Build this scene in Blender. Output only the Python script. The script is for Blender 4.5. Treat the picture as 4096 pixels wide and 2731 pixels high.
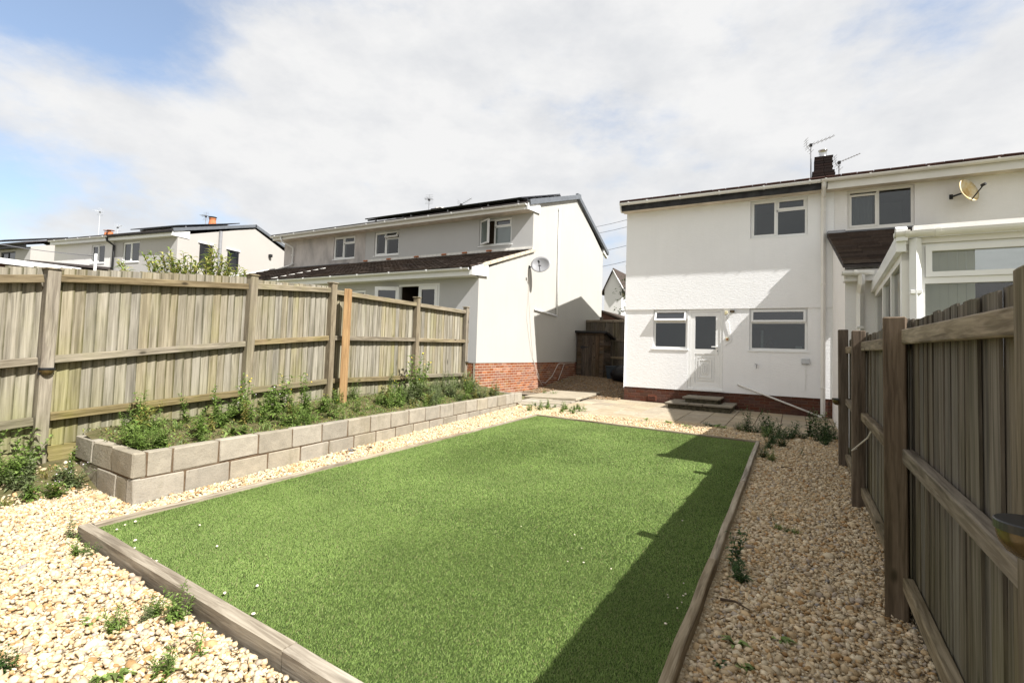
import bpy, bmesh, math, random
import numpy as np
from mathutils import Vector, Matrix
R = math.radians
random.seed(7); rng = np.random.default_rng(7)
for o in list(bpy.data.objects): bpy.data.objects.remove(o)
scene = bpy.context.scene
COL = scene.collection

# ------------------------------------------------------------------ camera
CAM_Z = 1.41
def cam_basis(yaw, pit, rol):
    fwd = Vector((-math.sin(yaw)*math.cos(pit), math.cos(yaw)*math.cos(pit), math.sin(pit)))
    right = Vector((math.cos(yaw), math.sin(yaw), 0)); up = right.cross(fwd)
    c, s = math.cos(rol), math.sin(rol)
    return c*right+s*up, -s*right+c*up, fwd
CR, CU, CF = cam_basis(R(29.27), R(2.637), R(1.781))
cd = bpy.data.cameras.new('camera'); cam = bpy.data.objects.new('camera', cd); COL.objects.link(cam)
cam.matrix_world = Matrix(((CR.x, CU.x, -CF.x, 0), (CR.y, CU.y, -CF.y, 0), (CR.z, CU.z, -CF.z, CAM_Z), (0, 0, 0, 1)))
cd.sensor_width = 36; cd.sensor_fit = 'HORIZONTAL'; cd.lens = 2015.9/4096*36; cd.shift_y = -54.4/4096
cd.clip_start = 0.05; cd.clip_end = 3000
scene.camera = cam
def ray(x, y): return CF*2015.9 + CR*(x-2048) - CU*(y-1365.5+54.4)
CP = Vector((0, 0, CAM_Z))
def pY(x, y, Y): d = ray(x, y); return CP + d*(Y/d.y)
def pX(x, y, X): d = ray(x, y); return CP + d*(X/d.x)

# ------------------------------------------------------------------ sun and sky
SUN_DIR = Vector((-1, 0.23, -1.08)).normalized()
el = math.asin(-SUN_DIR.z); az_sun = math.atan2(-SUN_DIR.x, -SUN_DIR.y)
sl = bpy.data.lights.new('sun', 'SUN'); sl.energy = 4.4; sl.angle = R(0.55); sl.color = (1, 0.975, 0.935)
sun = bpy.data.objects.new('sun', sl); COL.objects.link(sun)
sun.rotation_euler = SUN_DIR.to_track_quat('-Z', 'Y').to_euler(); sun.location = (8, -6, 14)
world = bpy.data.worlds.new('World'); scene.world = world; world.use_nodes = True
wt = world.node_tree; wt.nodes.clear()
def W(t, **k):
    n = wt.nodes.new(t)
    for a, b in k.items(): setattr(n, a, b)
    return n
def wl(a, b): wt.links.new(a, b)
out = W('ShaderNodeOutputWorld'); bg = W('ShaderNodeBackground'); bg.inputs[1].default_value = 0.1
sky = W('ShaderNodeTexSky', sky_type='NISHITA', sun_disc=False)
sky.sun_elevation = el; sky.sun_rotation = az_sun; sky.altitude = 50; sky.air_density = 1.0; sky.dust_density = 1.0; sky.ozone_density = 1.5
tc = W('ShaderNodeTexCoord')
def wmath(op, a, b=None, clamp=False):
    n = W('ShaderNodeMath', operation=op); n.use_clamp = clamp
    for i, v in enumerate((a, b)):
        if v is None: continue
        if isinstance(v, (int, float)): n.inputs[i].default_value = v
        else: wl(v, n.inputs[i])
    return n.outputs[0]
mp = W('ShaderNodeMapping'); mp.inputs['Scale'].default_value = (1.0, 1.0, 2.0); mp.inputs['Location'].default_value = (3.1, 1.7, 0.4); wl(tc.outputs['Generated'], mp.inputs[0])
n1 = W('ShaderNodeTexNoise'); n1.inputs['Scale'].default_value = 2.6; n1.inputs['Detail'].default_value = 10; n1.inputs['Roughness'].default_value = 0.6; wl(mp.outputs[0], n1.inputs[0])
n2 = W('ShaderNodeTexNoise'); n2.inputs['Scale'].default_value = 5.5; n2.inputs['Detail'].default_value = 6; n2.inputs['Roughness'].default_value = 0.6; wl(mp.outputs[0], n2.inputs[0])
def blob(px, py, r, amt):
    d = ray(px*4096/2352, py*4096/2352).normalized()
    dt = W('ShaderNodeVectorMath', operation='DISTANCE'); wl(tc.outputs['Generated'], dt.inputs[0]); dt.inputs[1].default_value = d
    m = W('ShaderNodeMapRange', interpolation_type='SMOOTHSTEP'); m.inputs[1].default_value = r; m.inputs[2].default_value = 0.0; m.inputs[3].default_value = 0; m.inputs[4].default_value = amt
    wl(dt.outputs['Value'], m.inputs[0]); return m.outputs[0]
gap = None
for args in [(-20, 0, .34, .46), (330, -40, .30, .34), (700, -120, .26, .16), (40, 260, .26, -.22), (330, 290, .25, -.14), (-80, 420, .17, .34), (170, 415, .13, .28), (380, 445, .15, .24), (560, 470, .12, .12), (2060, 110, .16, .18), (2250, 60, .12, .10), (1400, 560, .10, .28), (860, 380, .12, .12)]:
    b = blob(*args); gap = b if gap is None else wmath('ADD', gap, b)
cov = wmath('SUBTRACT', wmath('ADD', wmath('MULTIPLY', n1.outputs[0], 1.15), 0.22), gap)
cr = W('ShaderNodeMapRange', interpolation_type='SMOOTHSTEP'); cr.inputs[1].default_value = 0.38; cr.inputs[2].default_value = 0.70; wl(cov, cr.inputs[0])
crp = W('ShaderNodeValToRGB'); wl(n2.outputs[0], crp.inputs[0])
crp.color_ramp.elements[0].position = 0.30; crp.color_ramp.elements[0].color = (3.35, 3.42, 3.55, 1)
crp.color_ramp.elements[1].position = 0.62; crp.color_ramp.elements[1].color = (4.1, 4.1, 4.1, 1)
mx = W('ShaderNodeMix', data_type='RGBA')
skb = W('ShaderNodeMix', data_type='RGBA', blend_type='MULTIPLY'); skb.inputs[0].default_value = 1; skb.inputs[7].default_value = (1.0, 1.0, 1.0, 1)
wl(sky.outputs[0], skb.inputs[6]); skb.blend_type = 'MIX'; skb.inputs[0].default_value = .28; skb.inputs[7].default_value = (2.6, 3.0, 3.6, 1)   # thin high haze in the gaps
wl(cr.outputs[0], mx.inputs[0]); wl(skb.outputs[2], mx.inputs[6]); wl(crp.outputs[0], mx.inputs[7]); wl(mx.outputs[2], bg.inputs[0]); wl(bg.outputs[0], out.inputs[0])

scene.render.engine = 'CYCLES'
vs = scene.view_settings; vs.view_transform = 'Standard'; vs.look = 'None'; vs.gamma = 1; vs.use_curve_mapping = False; vs.exposure = 1.15

# ------------------------------------------------------------------ helpers
WP = {}
def tag(o, label=None, cat=None, group=None, kind=None):
    if label: o['label'] = label
    if cat: o['category'] = cat
    if group: o['group'] = group
    if kind: o['kind'] = kind
    return o
def link(o, parent=None, loc=(0, 0, 0)):
    COL.objects.link(o); loc = Vector(loc); WP[o.name] = loc
    if parent is not None:
        o.parent = parent; o.location = loc - WP[parent.name]
    else: o.location = loc
    return o
def thing(name, label, cat, loc, group=None):
    o = bpy.data.objects.new(name, None); o.empty_display_size = .2
    link(o, None, loc); return tag(o, label, cat, group)
class MB:
    def __init__(s, T=None): s.v = []; s.f = []; s.m = []; s.T = T; s.mi = 0
    def add(s, vs_, fs):
        b = len(s.v)
        for p in vs_:
            p = Vector(p); s.v.append(s.T @ p if s.T else p)
        for f in fs: s.f.append([b+i for i in f]); s.m.append(s.mi)
        return s
    def box(s, x0, x1, y0, y1, z0, z1):
        return s.add([(x0,y0,z0),(x1,y0,z0),(x1,y1,z0),(x0,y1,z0),(x0,y0,z1),(x1,y0,z1),(x1,y1,z1),(x0,y1,z1)],
                     [(0,3,2,1),(4,5,6,7),(0,1,5,4),(1,2,6,5),(2,3,7,6),(3,0,4,7)])
    def hexa(s, a, b):   # a: 4 bottom corners ccw, b: 4 top corners
        return s.add(list(a)+list(b), [(0,3,2,1),(4,5,6,7),(0,1,5,4),(1,2,6,5),(2,3,7,6),(3,0,4,7)])
    def prism(s, poly, vec):
        n = len(poly); vec = Vector(vec); P = [Vector(p) for p in poly]
        return s.add(P+[p+vec for p in P], [tuple(range(n))[::-1], tuple(range(n, 2*n))]+[(i,(i+1)%n,n+(i+1)%n,n+i) for i in range(n)])
    def cbox(s, x0, x1, y0, y1, z0, z1, c=0.004, jit=0):
        bm = bmesh.new(); bmesh.ops.create_cube(bm, size=1)
        for v in bm.verts: v.co = Vector(((x0+x1)/2+v.co.x*(x1-x0), (y0+y1)/2+v.co.y*(y1-y0), (z0+z1)/2+v.co.z*(z1-z0)))
        bmesh.ops.bevel(bm, geom=bm.edges[:], offset=c, segments=1, affect='EDGES', profile=.5)
        if jit:
            for v in bm.verts: v.co += Vector((random.uniform(-jit,jit),random.uniform(-jit,jit),random.uniform(-jit,jit)))
        bm.verts.index_update(); s.add([v.co.copy() for v in bm.verts], [[v.index for v in f.verts] for f in bm.faces]); bm.free(); return s
    def tube(s, pts, r, n=8, cap=True):
        P = [Vector(p) for p in pts]; rings = []; rr = r if isinstance(r, (list, tuple)) else [r]*len(P)
        vv = []; up = None
        for i, p in enumerate(P):
            d = (P[min(i+1,len(P)-1)]-P[max(i-1,0)]).normalized()
            if up is None: up = Vector((0,0,1)) if abs(d.z) < .9 else Vector((1,0,0))
            a = d.cross(up).normalized(); b = a.cross(d); up = b
            for k in range(n): t = 2*math.pi*k/n; vv.append(p+(a*math.cos(t)+b*math.sin(t))*rr[i])
        ff = [(i*n+k, i*n+(k+1)%n, (i+1)*n+(k+1)%n, (i+1)*n+k) for i in range(len(P)-1) for k in range(n)]
        if cap: ff += [tuple(range(n))[::-1], tuple((len(P)-1)*n+k for k in range(n))]
        return s.add(vv, ff)
    def bar(s, a, b, w, h, up=(0,0,1)):
        a = Vector(a); b = Vector(b); d = (b-a).normalized(); up = Vector(up)
        u = d.cross(up).normalized()*w/2; v = u.cross(d).normalized()*h/2
        return s.hexa([a-u-v, a+u-v, b+u-v, b-u-v], [a-u+v, a+u+v, b+u+v, b-u+v])
    def lathe(s, c, prof, n=16, ang=(0, 2*math.pi), axis=None):
        c = Vector(c); full = abs(ang[1]-ang[0]-2*math.pi) < 1e-6; m = n if full else n+1; vv = []
        for r_, z in prof:
            for k in range(m):
                t = ang[0]+(ang[1]-ang[0])*k/n; p = Vector((r_*math.cos(t), r_*math.sin(t), z))
                vv.append(c+(axis @ p if axis else p))
        ff = [(i*m+k, i*m+(k+1)%m, (i+1)*m+(k+1)%m, (i+1)*m+k) for i in range(len(prof)-1) for k in range(n)]
        return s.add(vv, ff)
    def mesh(s, name, mats, smooth=False):
        me = bpy.data.meshes.new(name); me.from_pydata([tuple(v) for v in s.v], [], s.f)
        for m in (mats if isinstance(mats, (list, tuple)) else [mats]): me.materials.append(m)
        if len(set(s.m)) > 1: me.polygons.foreach_set('material_index', s.m)
        if smooth: me.polygons.foreach_set('use_smooth', [True]*len(me.polygons))
        me.update(); return me
    def build(s, name, mats, parent=None, smooth=False, loc=None):
        # geometry is given in world coordinates; the object's origin is put at loc (or its base centre)
        if loc is None:
            xs = [v.x for v in s.v]; ys = [v.y for v in s.v]; zs = [v.z for v in s.v]
            loc = Vector(((min(xs)+max(xs))/2, (min(ys)+max(ys))/2, min(zs)))
        loc = Vector(loc); s.v = [v-loc for v in s.v]
        me = s.mesh(name, mats, smooth)
        return link(bpy.data.objects.new(name, me), parent, loc)
def inst(name, me, parent, loc, rot=(0,0,0), scale=(1,1,1)):
    o = bpy.data.objects.new(name, me); link(o, parent, loc); o.rotation_euler = rot; o.scale = scale; return o
def fast_mesh(name, V, F, mat, cols=None, smooth=False):
    me = bpy.data.meshes.new(name); V = np.ascontiguousarray(V, dtype=np.float32); F = np.ascontiguousarray(F, dtype=np.int32); k = F.shape[1]
    me.vertices.add(len(V)); me.vertices.foreach_set('co', V.ravel())
    me.loops.add(F.size); me.loops.foreach_set('vertex_index', F.ravel())
    me.polygons.add(len(F)); me.polygons.foreach_set('loop_start', np.arange(len(F), dtype=np.int32)*k)
    if smooth: me.polygons.foreach_set('use_smooth', np.ones(len(F), dtype=bool))
    me.update(calc_edges=True); me.materials.append(mat)
    if cols is not None:
        a = me.color_attributes.new('Col', 'FLOAT_COLOR', 'POINT'); c = np.ones((len(V), 4), dtype=np.float32); c[:, :3] = cols; a.data.foreach_set('color', c.ravel())
    return me

# ------------------------------------------------------------------ materials
class NT:
    def __init__(s, name):
        s.mat = bpy.data.materials.new(name); s.mat.use_nodes = True; s.t = s.mat.node_tree
        s.b = s.t.nodes['Principled BSDF']
    def n(s, t, **k):
        n = s.t.nodes.new(t)
        for a, b in k.items(): setattr(n, a, b)
        return n
    def l(s, a, b): s.t.links.new(a, b)
    def coord(s, kind='Object', scale=(1,1,1), rand=0.0, loc=(0,0,0)):
        c = s.n('ShaderNodeTexCoord'); m = s.n('ShaderNodeMapping'); m.inputs['Scale'].default_value = scale; m.inputs['Location'].default_value = loc
        src = c.outputs[kind] if kind != 'World' else s.n('ShaderNodeNewGeometry').outputs['Position']
        if rand:
            oi = s.n('ShaderNodeObjectInfo'); v = s.n('ShaderNodeVectorMath', operation='SCALE'); v.inputs[0].default_value = (7.3*rand, 3.1*rand, 5.7*rand); s.l(oi.outputs['Random'], v.inputs['Scale'])
            ad = s.n('ShaderNodeVectorMath', operation='ADD'); s.l(src, ad.inputs[0]); s.l(v.outputs[0], ad.inputs[1]); src = ad.outputs[0]
        s.l(src, m.inputs[0]); return m.outputs[0]
    def noise(s, co, scale, detail=4, rough=.55, dist=0):
        n = s.n('ShaderNodeTexNoise'); n.inputs['Scale'].default_value = scale; n.inputs['Detail'].default_value = detail; n.inputs['Roughness'].default_value = rough; n.inputs['Distortion'].default_value = dist
        s.l(co, n.inputs['Vector']); return n.outputs['Fac']
    def vor(s, co, scale, feature='F1', outp='Distance', rnd=1):
        n = s.n('ShaderNodeTexVoronoi', feature=feature); n.inputs['Scale'].default_value = scale; n.inputs['Randomness'].default_value = rnd; s.l(co, n.inputs['Vector']); return n.outputs[outp]
    def ramp(s, fac, stops, interp='LINEAR'):
        n = s.n('ShaderNodeValToRGB'); r = n.color_ramp; r.interpolation = interp
        while len(r.elements) > 2: r.elements.remove(r.elements[-1])
        for i, (p, c) in enumerate(stops):
            e = r.elements[i] if i < 2 else r.elements.new(p)
            e.position = p; e.color = (*c, 1) if len(c) == 3 else c
        s.l(fac, n.inputs[0]); return n.outputs[0]
    def rng(s, fac, a, b, c=0, d=1, smooth=False):
        n = s.n('ShaderNodeMapRange', interpolation_type='SMOOTHSTEP' if smooth else 'LINEAR')
        for i, v in enumerate((a, b, c, d)): n.inputs[i+1].default_value = v
        s.l(fac, n.inputs[0]); return n.outputs[0]
    def math(s, op, a, b=0.0, clamp=False):
        n = s.n('ShaderNodeMath', operation=op); n.use_clamp = clamp
        for i, v in enumerate((a, b)):
            if isinstance(v, (int, float)): n.inputs[i].default_value = v
            else: s.l(v, n.inputs[i])
        return n.outputs[0]
    def mix(s, fac, a, b, blend='MIX'):
        n = s.n('ShaderNodeMix', data_type='RGBA', blend_type=blend)
        for i, v in ((0, fac), (6, a), (7, b)):
            if isinstance(v, (int, float)): n.inputs[i].default_value = v
            elif isinstance(v, tuple): n.inputs[i].default_value = (*v, 1) if len(v) == 3 else v
            else: s.l(v, n.inputs[i])
        return n.outputs[2]
    def hsvrand(s, col, amt_v=.15, amt_s=.1):
        oi = s.n('ShaderNodeObjectInfo'); h = s.n('ShaderNodeHueSaturation'); s.l(col, h.inputs['Color'])
        s.l(s.rng(oi.outputs['Random'], 0, 1, 1-amt_v, 1+amt_v), h.inputs['Value'])
        r2 = s.math('FRACT', s.math('MULTIPLY', oi.outputs['Random'], 17.3)); s.l(s.rng(r2, 0, 1, 1-amt_s, 1+amt_s), h.inputs['Saturation']); return h.outputs[0]
    def bump(s, h, strength=.3, dist=.01):
        b = s.n('ShaderNodeBump'); b.inputs['Strength'].default_value = strength; b.inputs['Distance'].default_value = dist; s.l(h, b.inputs['Height']); s.l(b.outputs[0], s.b.inputs['Normal'])
    def set(s, col=None, rough=.7, metal=0, spec=.3):
        if col is not None:
            if isinstance(col, tuple): s.b.inputs['Base Color'].default_value = (*col, 1)
            else: s.l(col, s.b.inputs['Base Color'])
        if isinstance(rough, (int, float)): s.b.inputs['Roughness'].default_value = rough
        else: s.l(rough, s.b.inputs['Roughness'])
        s.b.inputs['Metallic'].default_value = metal; s.b.inputs['Specular IOR Level'].default_value = spec
        return s.mat
def plain(name, c, rough=.5, metal=0, spec=.4, var=.08, sc=6, bump=0):
    t = NT(name); co = t.coord('World'); n = t.noise(co, sc, 5)
    a = tuple(max(0, x*(1-var)) for x in c); b = tuple(min(1, x*(1+var)) for x in c)
    m = t.set(t.ramp(n, [(.3, a), (.7, b)]), rough, metal, spec)
    if bump: t.bump(t.noise(co, sc*12, 3), bump, .004)
    return m
def wood(name, base, dark, light, algae=.0, algae_top=1.2, vert=True, var=.16, rough=.85, spec=.15, lap=False):
    t = NT(name); ax = (1,1,.07) if vert else (1,.07,1)
    co = t.coord('Object', ax, rand=3)
    g = t.noise(co, 55, 4, .6, .6); g2 = t.noise(co, 9, 3, .5, .8)
    g3 = t.noise(co, 22, 3, .6, .5); col = t.mix(t.rng(g, .38, .64), dark, light); col = t.mix(.55, col, t.ramp(g2, [(.3, dark), (.5, base), (.72, light)])); col = t.mix(t.rng(g3, .54, .66, 0, .6), col, tuple(x*.62 for x in dark)); col = t.mix(t.rng(g3, .44, .34, 0, .5), col, tuple(min(1,x*1.12) for x in light))
    ck = t.coord('Object', (1,1,.45) if vert else (1,.45,1), rand=5)
    kv = t.vor(ck, 5.2); col = t.mix(t.rng(kv, .05, .14, .9, 0, True), col, tuple(x*.30 for x in dark))
    col = t.mix(t.rng(t.noise(co, 3.2, 2), .52, .8, 0, .5), col, tuple(x*.62 for x in base))
    if algae:
        wpos = t.n('ShaderNodeNewGeometry').outputs['Position']; sp = t.n('ShaderNodeSeparateXYZ'); t.l(wpos, sp.inputs[0])
        an = t.noise(t.coord('World', (1,1,.35)), 3.2, 5, .6)
        hz = t.rng(sp.outputs['Z'], algae_top, .45, 0, .75)
        oi = t.n('ShaderNodeObjectInfo'); f = t.math('ADD', t.math('ADD', t.rng(an, .46, .75, 0, .75), hz), t.rng(oi.outputs['Random'], 0, 1, -.32, .10)); f = t.math('MULTIPLY', f, algae, True)
        col = t.mix(f, col, t.mix(g, (.10,.105,.022), (.27,.26,.07)))
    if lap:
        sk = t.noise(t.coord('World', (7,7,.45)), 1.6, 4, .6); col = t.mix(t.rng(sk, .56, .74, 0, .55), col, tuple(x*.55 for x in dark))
    if lap:   # shade of the laps painted into the colour, with algae, along board edges
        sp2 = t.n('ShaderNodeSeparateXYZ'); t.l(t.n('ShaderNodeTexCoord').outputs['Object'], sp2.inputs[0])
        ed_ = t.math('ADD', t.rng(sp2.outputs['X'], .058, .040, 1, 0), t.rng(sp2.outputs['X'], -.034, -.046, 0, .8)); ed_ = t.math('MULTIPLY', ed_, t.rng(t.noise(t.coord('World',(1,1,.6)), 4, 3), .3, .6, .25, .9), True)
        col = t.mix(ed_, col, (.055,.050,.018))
    col = t.hsvrand(col, var, .25)
    m = t.set(col, rough, 0, spec)
    t.bump(t.math('ADD', g, t.math('MULTIPLY', g2, .8)), .55, .004); return m
def render_mat(name, c, stain=0.0, stain_c=(.12,.12,.11), strokes=True, bump=.5, streaks=0):
    t = NT(name); co = t.coord('World', (1,1,1)); cs = t.coord('World', (.5,.5,2.2))
    big = t.noise(co, .9, 4, .6); a = tuple(x*.95 for x in c)
    col = t.mix(t.rng(big, .3, .7), a, c)
    if stain:
        st = t.noise(t.coord('World', (1,1,.45)), 1.6, 6, .65); wp = t.n('ShaderNodeNewGeometry').outputs['Position']; sp = t.n('ShaderNodeSeparateXYZ'); t.l(wp, sp.inputs[0])
        col = t.mix(t.math('MULTIPLY', t.rng(st, .42, .75), stain, True), col, stain_c)
    if streaks:
        st = t.noise(t.coord('World', (3.2,3.2,.22)), 2.2, 5, .6); col = t.mix(t.rng(st, .5, .8, 0, streaks), col, tuple(x*.72 for x in c))
    m = t.set(col, .9, 0, .12)
    h = t.math('ADD', t.noise(cs, 22, 4, .6, .8), t.math('MULTIPLY', t.noise(co, 70, 2), .25)) if strokes else t.noise(co, 90, 3, .6)
    t.bump(h, bump, .012 if strokes else .006); return m
def brick_mat(name, cols, var=.25, bloom=(.34,.24,.13), bl_amt=.55):
    t = NT(name); co = t.coord('Object', (1,1,1), rand=6); oi = t.n('ShaderNodeObjectInfo')
    col = t.ramp(oi.outputs['Random'], [(i/(len(cols)-1), c) for i, c in enumerate(cols)])
    n = t.noise(co, 24, 5, .65); col = t.mix(t.rng(n, .35, .75, 0, .5), col, tuple(x*.4 for x in cols[0])); col = t.mix(t.rng(t.noise(t.coord('World'), 2.3, 4), .55, .8, 0, bl_amt), col, bloom)
    col = t.hsvrand(col, var, .15); m = t.set(col, .85, 0, .2); t.bump(n, .4, .004); return m
def glass_mat(name, c=(.014,.016,.019), spec=1.0):
    t = NT(name); n = t.noise(t.coord('World'), 1.2, 2)
    m = t.set(t.ramp(n, [(.35, c), (.7, tuple(x*1.5 for x in c))]), .02, 0, spec); t.b.inputs['IOR'].default_value = 1.9; t.b.inputs['Specular IOR Level'].default_value = .5; return m
def clear_glass(name, tint=(.93,.95,.94)):
    t = NT(name); t.t.nodes.remove(t.b); o = t.t.nodes['Material Output']
    tr = t.n('ShaderNodeBsdfTransparent'); tr.inputs[0].default_value = (*tint, 1); gl = t.n('ShaderNodeBsdfGlossy'); gl.inputs['Roughness'].default_value = .01
    fr = t.n('ShaderNodeFresnel'); fr.inputs[0].default_value = 1.75; mxs = t.n('ShaderNodeMixShader'); t.l(fr.outputs[0], mxs.inputs[0]); t.l(tr.outputs[0], mxs.inputs[1]); t.l(gl.outputs[0], mxs.inputs[2]); t.l(mxs.outputs[0], o.inputs[0]); return t.mat
def attr_mat(name, rough=.8, spec=.2, transl=0.0, nsc=60, nv=.25):
    t = NT(name); a = t.n('ShaderNodeVertexColor', layer_name='Col'); n = t.noise(t.coord('World'), nsc, 3)
    h = t.n('ShaderNodeHueSaturation'); t.l(a.outputs[0], h.inputs['Color']); t.l(t.rng(n, .3, .7, 1-nv, 1+nv), h.inputs['Value'])
    m = t.set(h.outputs[0], rough, 0, spec)
    if transl:
        o = t.t.nodes['Material Output']; tr = t.n('ShaderNodeBsdfTranslucent'); t.l(h.outputs[0], tr.inputs[0]); ms = t.n('ShaderNodeMixShader'); ms.inputs[0].default_value = transl
        t.l(t.b.outputs[0], ms.inputs[1]); t.l(tr.outputs[0], ms.inputs[2]); t.l(ms.outputs[0], o.inputs[0])
    return m
MT = {}
def polycarb(nm='opal_polycarbonate', cc=(.52,.53,.53), mixf=.3):
    t = NT(nm); t.t.nodes.remove(t.b); o = t.t.nodes['Material Output']; n = t.noise(t.coord('World'), 3, 2); c = t.ramp(n, [(.3,tuple(x*.93 for x in cc)),(.7,cc)])
    a = t.n('ShaderNodeBsdfTranslucent'); b = t.n('ShaderNodeBsdfDiffuse'); ms = t.n('ShaderNodeMixShader'); ms.inputs[0].default_value = mixf; t.l(c,a.inputs[0]); t.l(c,b.inputs[0]); t.l(a.outputs[0],ms.inputs[1]); t.l(b.outputs[0],ms.inputs[2]); t.l(ms.outputs[0],o.inputs[0]); return t.mat
MT['poly'] = polycarb()
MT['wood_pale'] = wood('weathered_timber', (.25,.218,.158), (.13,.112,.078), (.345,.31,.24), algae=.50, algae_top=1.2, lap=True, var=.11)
MT['wood_rail'] = wood('weathered_rail', (.20,.16,.105), (.09,.07,.043), (.29,.24,.165), algae=.35, vert=False)
MT['wood_post'] = wood('weathered_post', (.24,.20,.14), (.13,.102,.07), (.33,.28,.205), algae=.30)
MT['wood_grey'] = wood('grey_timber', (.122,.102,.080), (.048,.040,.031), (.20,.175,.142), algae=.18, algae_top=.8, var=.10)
MT['wood_greyrail'] = wood('grey_rail', (.21,.165,.115), (.085,.065,.043), (.33,.275,.205), algae=.1, vert=False)
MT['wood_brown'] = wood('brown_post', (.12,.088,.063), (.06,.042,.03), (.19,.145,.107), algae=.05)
MT['wood_new'] = wood('new_timber', (.36,.185,.042), (.25,.12,.026), (.43,.24,.065), var=.03)
MT['wood_edge'] = wood('edging_timber', (.29,.24,.172), (.15,.117,.078), (.40,.345,.26), vert=False, var=.1)
MT['wood_shed'] = wood('shed_timber', (.085,.062,.044), (.04,.028,.02), (.14,.105,.078), algae=.05, var=.2)
MT['wood_shedclad'] = wood('shed_cladding', (.092,.068,.047), (.043,.031,.021), (.15,.113,.082), vert=False, var=.2)
MT['white_render'] = render_mat('white_render', (.88,.88,.885), bump=.6, streaks=.10)
MT['cream_render'] = render_mat('off_white_render', (.84,.82,.80), stain=.14, stain_c=(.45,.38,.32), streaks=.16, bump=.5)
MT['grey_render'] = render_mat('warm_grey_render', (.50,.495,.49), strokes=False, bump=.35)
MT['gable_render'] = render_mat('pale_gable_render', (.44,.425,.39), strokes=False, bump=.5, streaks=.16)
MT['stained_render'] = render_mat('stained_pale_render', (.60,.555,.53), stain=.8, stain_c=(.20,.19,.19), strokes=False, streaks=.3)
MT['far_grey'] = render_mat('far_grey_render', (.46,.445,.435), strokes=False, bump=.1)
MT['far_white'] = render_mat('far_white_render', (.82,.80,.78), strokes=False, bump=.1)
MT['far_cream'] = render_mat('far_cream_render', (.42,.395,.365), strokes=False, bump=.1)
MT['upvc'] = plain('white_upvc', (.80,.80,.79), .28, 0, .5, .03)
MT['upvc_old'] = plain('aged_upvc', (.74,.72,.68), .4, 0, .4, .05, 3)
MT['fascia_black'] = plain('tarred_fascia', (.035,.035,.037), .75, 0, .3, .5, 5)
MT['soffit'] = plain('aged_soffit', (.62,.55,.46), .8, 0, .2, .18, 4)
MT['glass'] = glass_mat('window_glass'); MT['glass_dark'] = glass_mat('dark_window_glass', (.008,.008,.009)); MT['glass_dark'].node_tree.nodes['Principled BSDF'].inputs['IOR'].default_value = 1.65
MT['glass_frost'] = glass_mat('frosted_window_glass', (.10,.125,.12))
MT['clear'] = clear_glass('conservatory_glass'); MT['clear_dim'] = clear_glass('kitchen_glass', (.62,.66,.66))
MT['brick_red'] = brick_mat('orange_red_brick', [(.25,.088,.046),(.30,.112,.057),(.20,.066,.036),(.32,.14,.076)])
MT['brick_brown'] = brick_mat('brown_red_brick', [(.10,.044,.031),(.13,.056,.038),(.078,.036,.027)], .15, (.13,.09,.055), .4)
MT['brick_dark'] = brick_mat('sooty_brick', [(.018,.011,.009),(.026,.014,.011),(.014,.009,.008)], .2, (.03,.02,.015), .3)
MT['mortar'] = plain('pale_mortar', (.48,.42,.33), .95, 0, .1, .15, 20); MT['mortar_dark'] = plain('brown_mortar', (.13,.085,.06), .95, 0, .1, .2, 20)
MT['tile_brown'] = brick_mat('brown_roof_tile', [(.062,.046,.038),(.088,.066,.053),(.048,.037,.032)], .28, (.11,.095,.07), .4)
MT['tile_dark'] = plain('dark_roof_tile', (.05,.042,.04), .8, 0, .25, .3, 4); MT['verge'] = plain('slate_grey_verge', (.12,.13,.145), .6, 0, .3, .12)
MT['tile_red'] = plain('red_brown_tile_edge', (.065,.032,.026), .8, 0, .2, .3, 8)
MT['lead'] = plain('lead_flashing', (.15,.155,.165), .6, .1, .4, .2, 5); MT['flash_white'] = plain('white_flashing', (.68,.66,.62), .6, 0, .3, .12, 8)
MT['terracotta'] = plain('terracotta', (.46,.17,.075), .8, 0, .2, .15); MT['vent_brick'] = plain('vent_brick', (.24,.085,.05), .8, 0, .2, .15); MT['steel'] = plain('steel', (.55,.55,.54), .18, .9, .5, .1); MT['alu'] = plain('aluminium', (.35,.35,.36), .4, .7, .5, .1)
MT['pv'] = plain('solar_panel', (.012,.013,.018), .25, 0, .5, .3); MT['black'] = plain('black_plastic', (.015,.015,.016), .45, 0, .4, .2); MT['blackbag'] = plain('bin_bag_plastic', (.008,.008,.009), .5, 0, .25, .2)
MT['brass'] = plain('amber_lens', (.075,.05,.018), .2, .2, .6, .5, 25); MT['lamp_top'] = plain('solar_lamp_top', (.014,.015,.017), .35, 0, .5, .3, 30); MT['greybox'] = plain('pale_grey_plastic', (.52,.54,.56), .4, 0, .4, .04); MT['dish'] = plain('dish_grey', (.26,.26,.27), .5, .1, .4, .06)
MT['cable'] = plain('pale_cable', (.62,.58,.52), .5, 0, .3, .05); MT['wire'] = plain('dark_wire', (.12,.12,.13), .6, 0, .3, .05)
MT['bluebin'] = plain('blue_plastic', (.016,.028,.04), .5, 0, .4, .15); MT['yellowed'] = plain('yellowed_plastic', (.62,.56,.36), .5, 0, .3, .08); MT['red'] = plain('red_switch', (.4,.06,.03), .4, 0, .4, .05)
MT['room'] = plain('kitchen_walls', (.30,.30,.29), .9, 0, .1, .1, 1); MT['interior'] = plain('dark_interior', (.05,.035,.025), .9, 0, .1, .2, 2); MT['blind'] = plain('cream_blind', (.66,.64,.50), .8, 0, .2, .05); MT['blind'] = polycarb('cream_blind_fabric', (.90,.89,.76), .6); MT['curtain'] = plain('pale_curtain', (.5,.5,.5), .9, 0, .1, .05)
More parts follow.
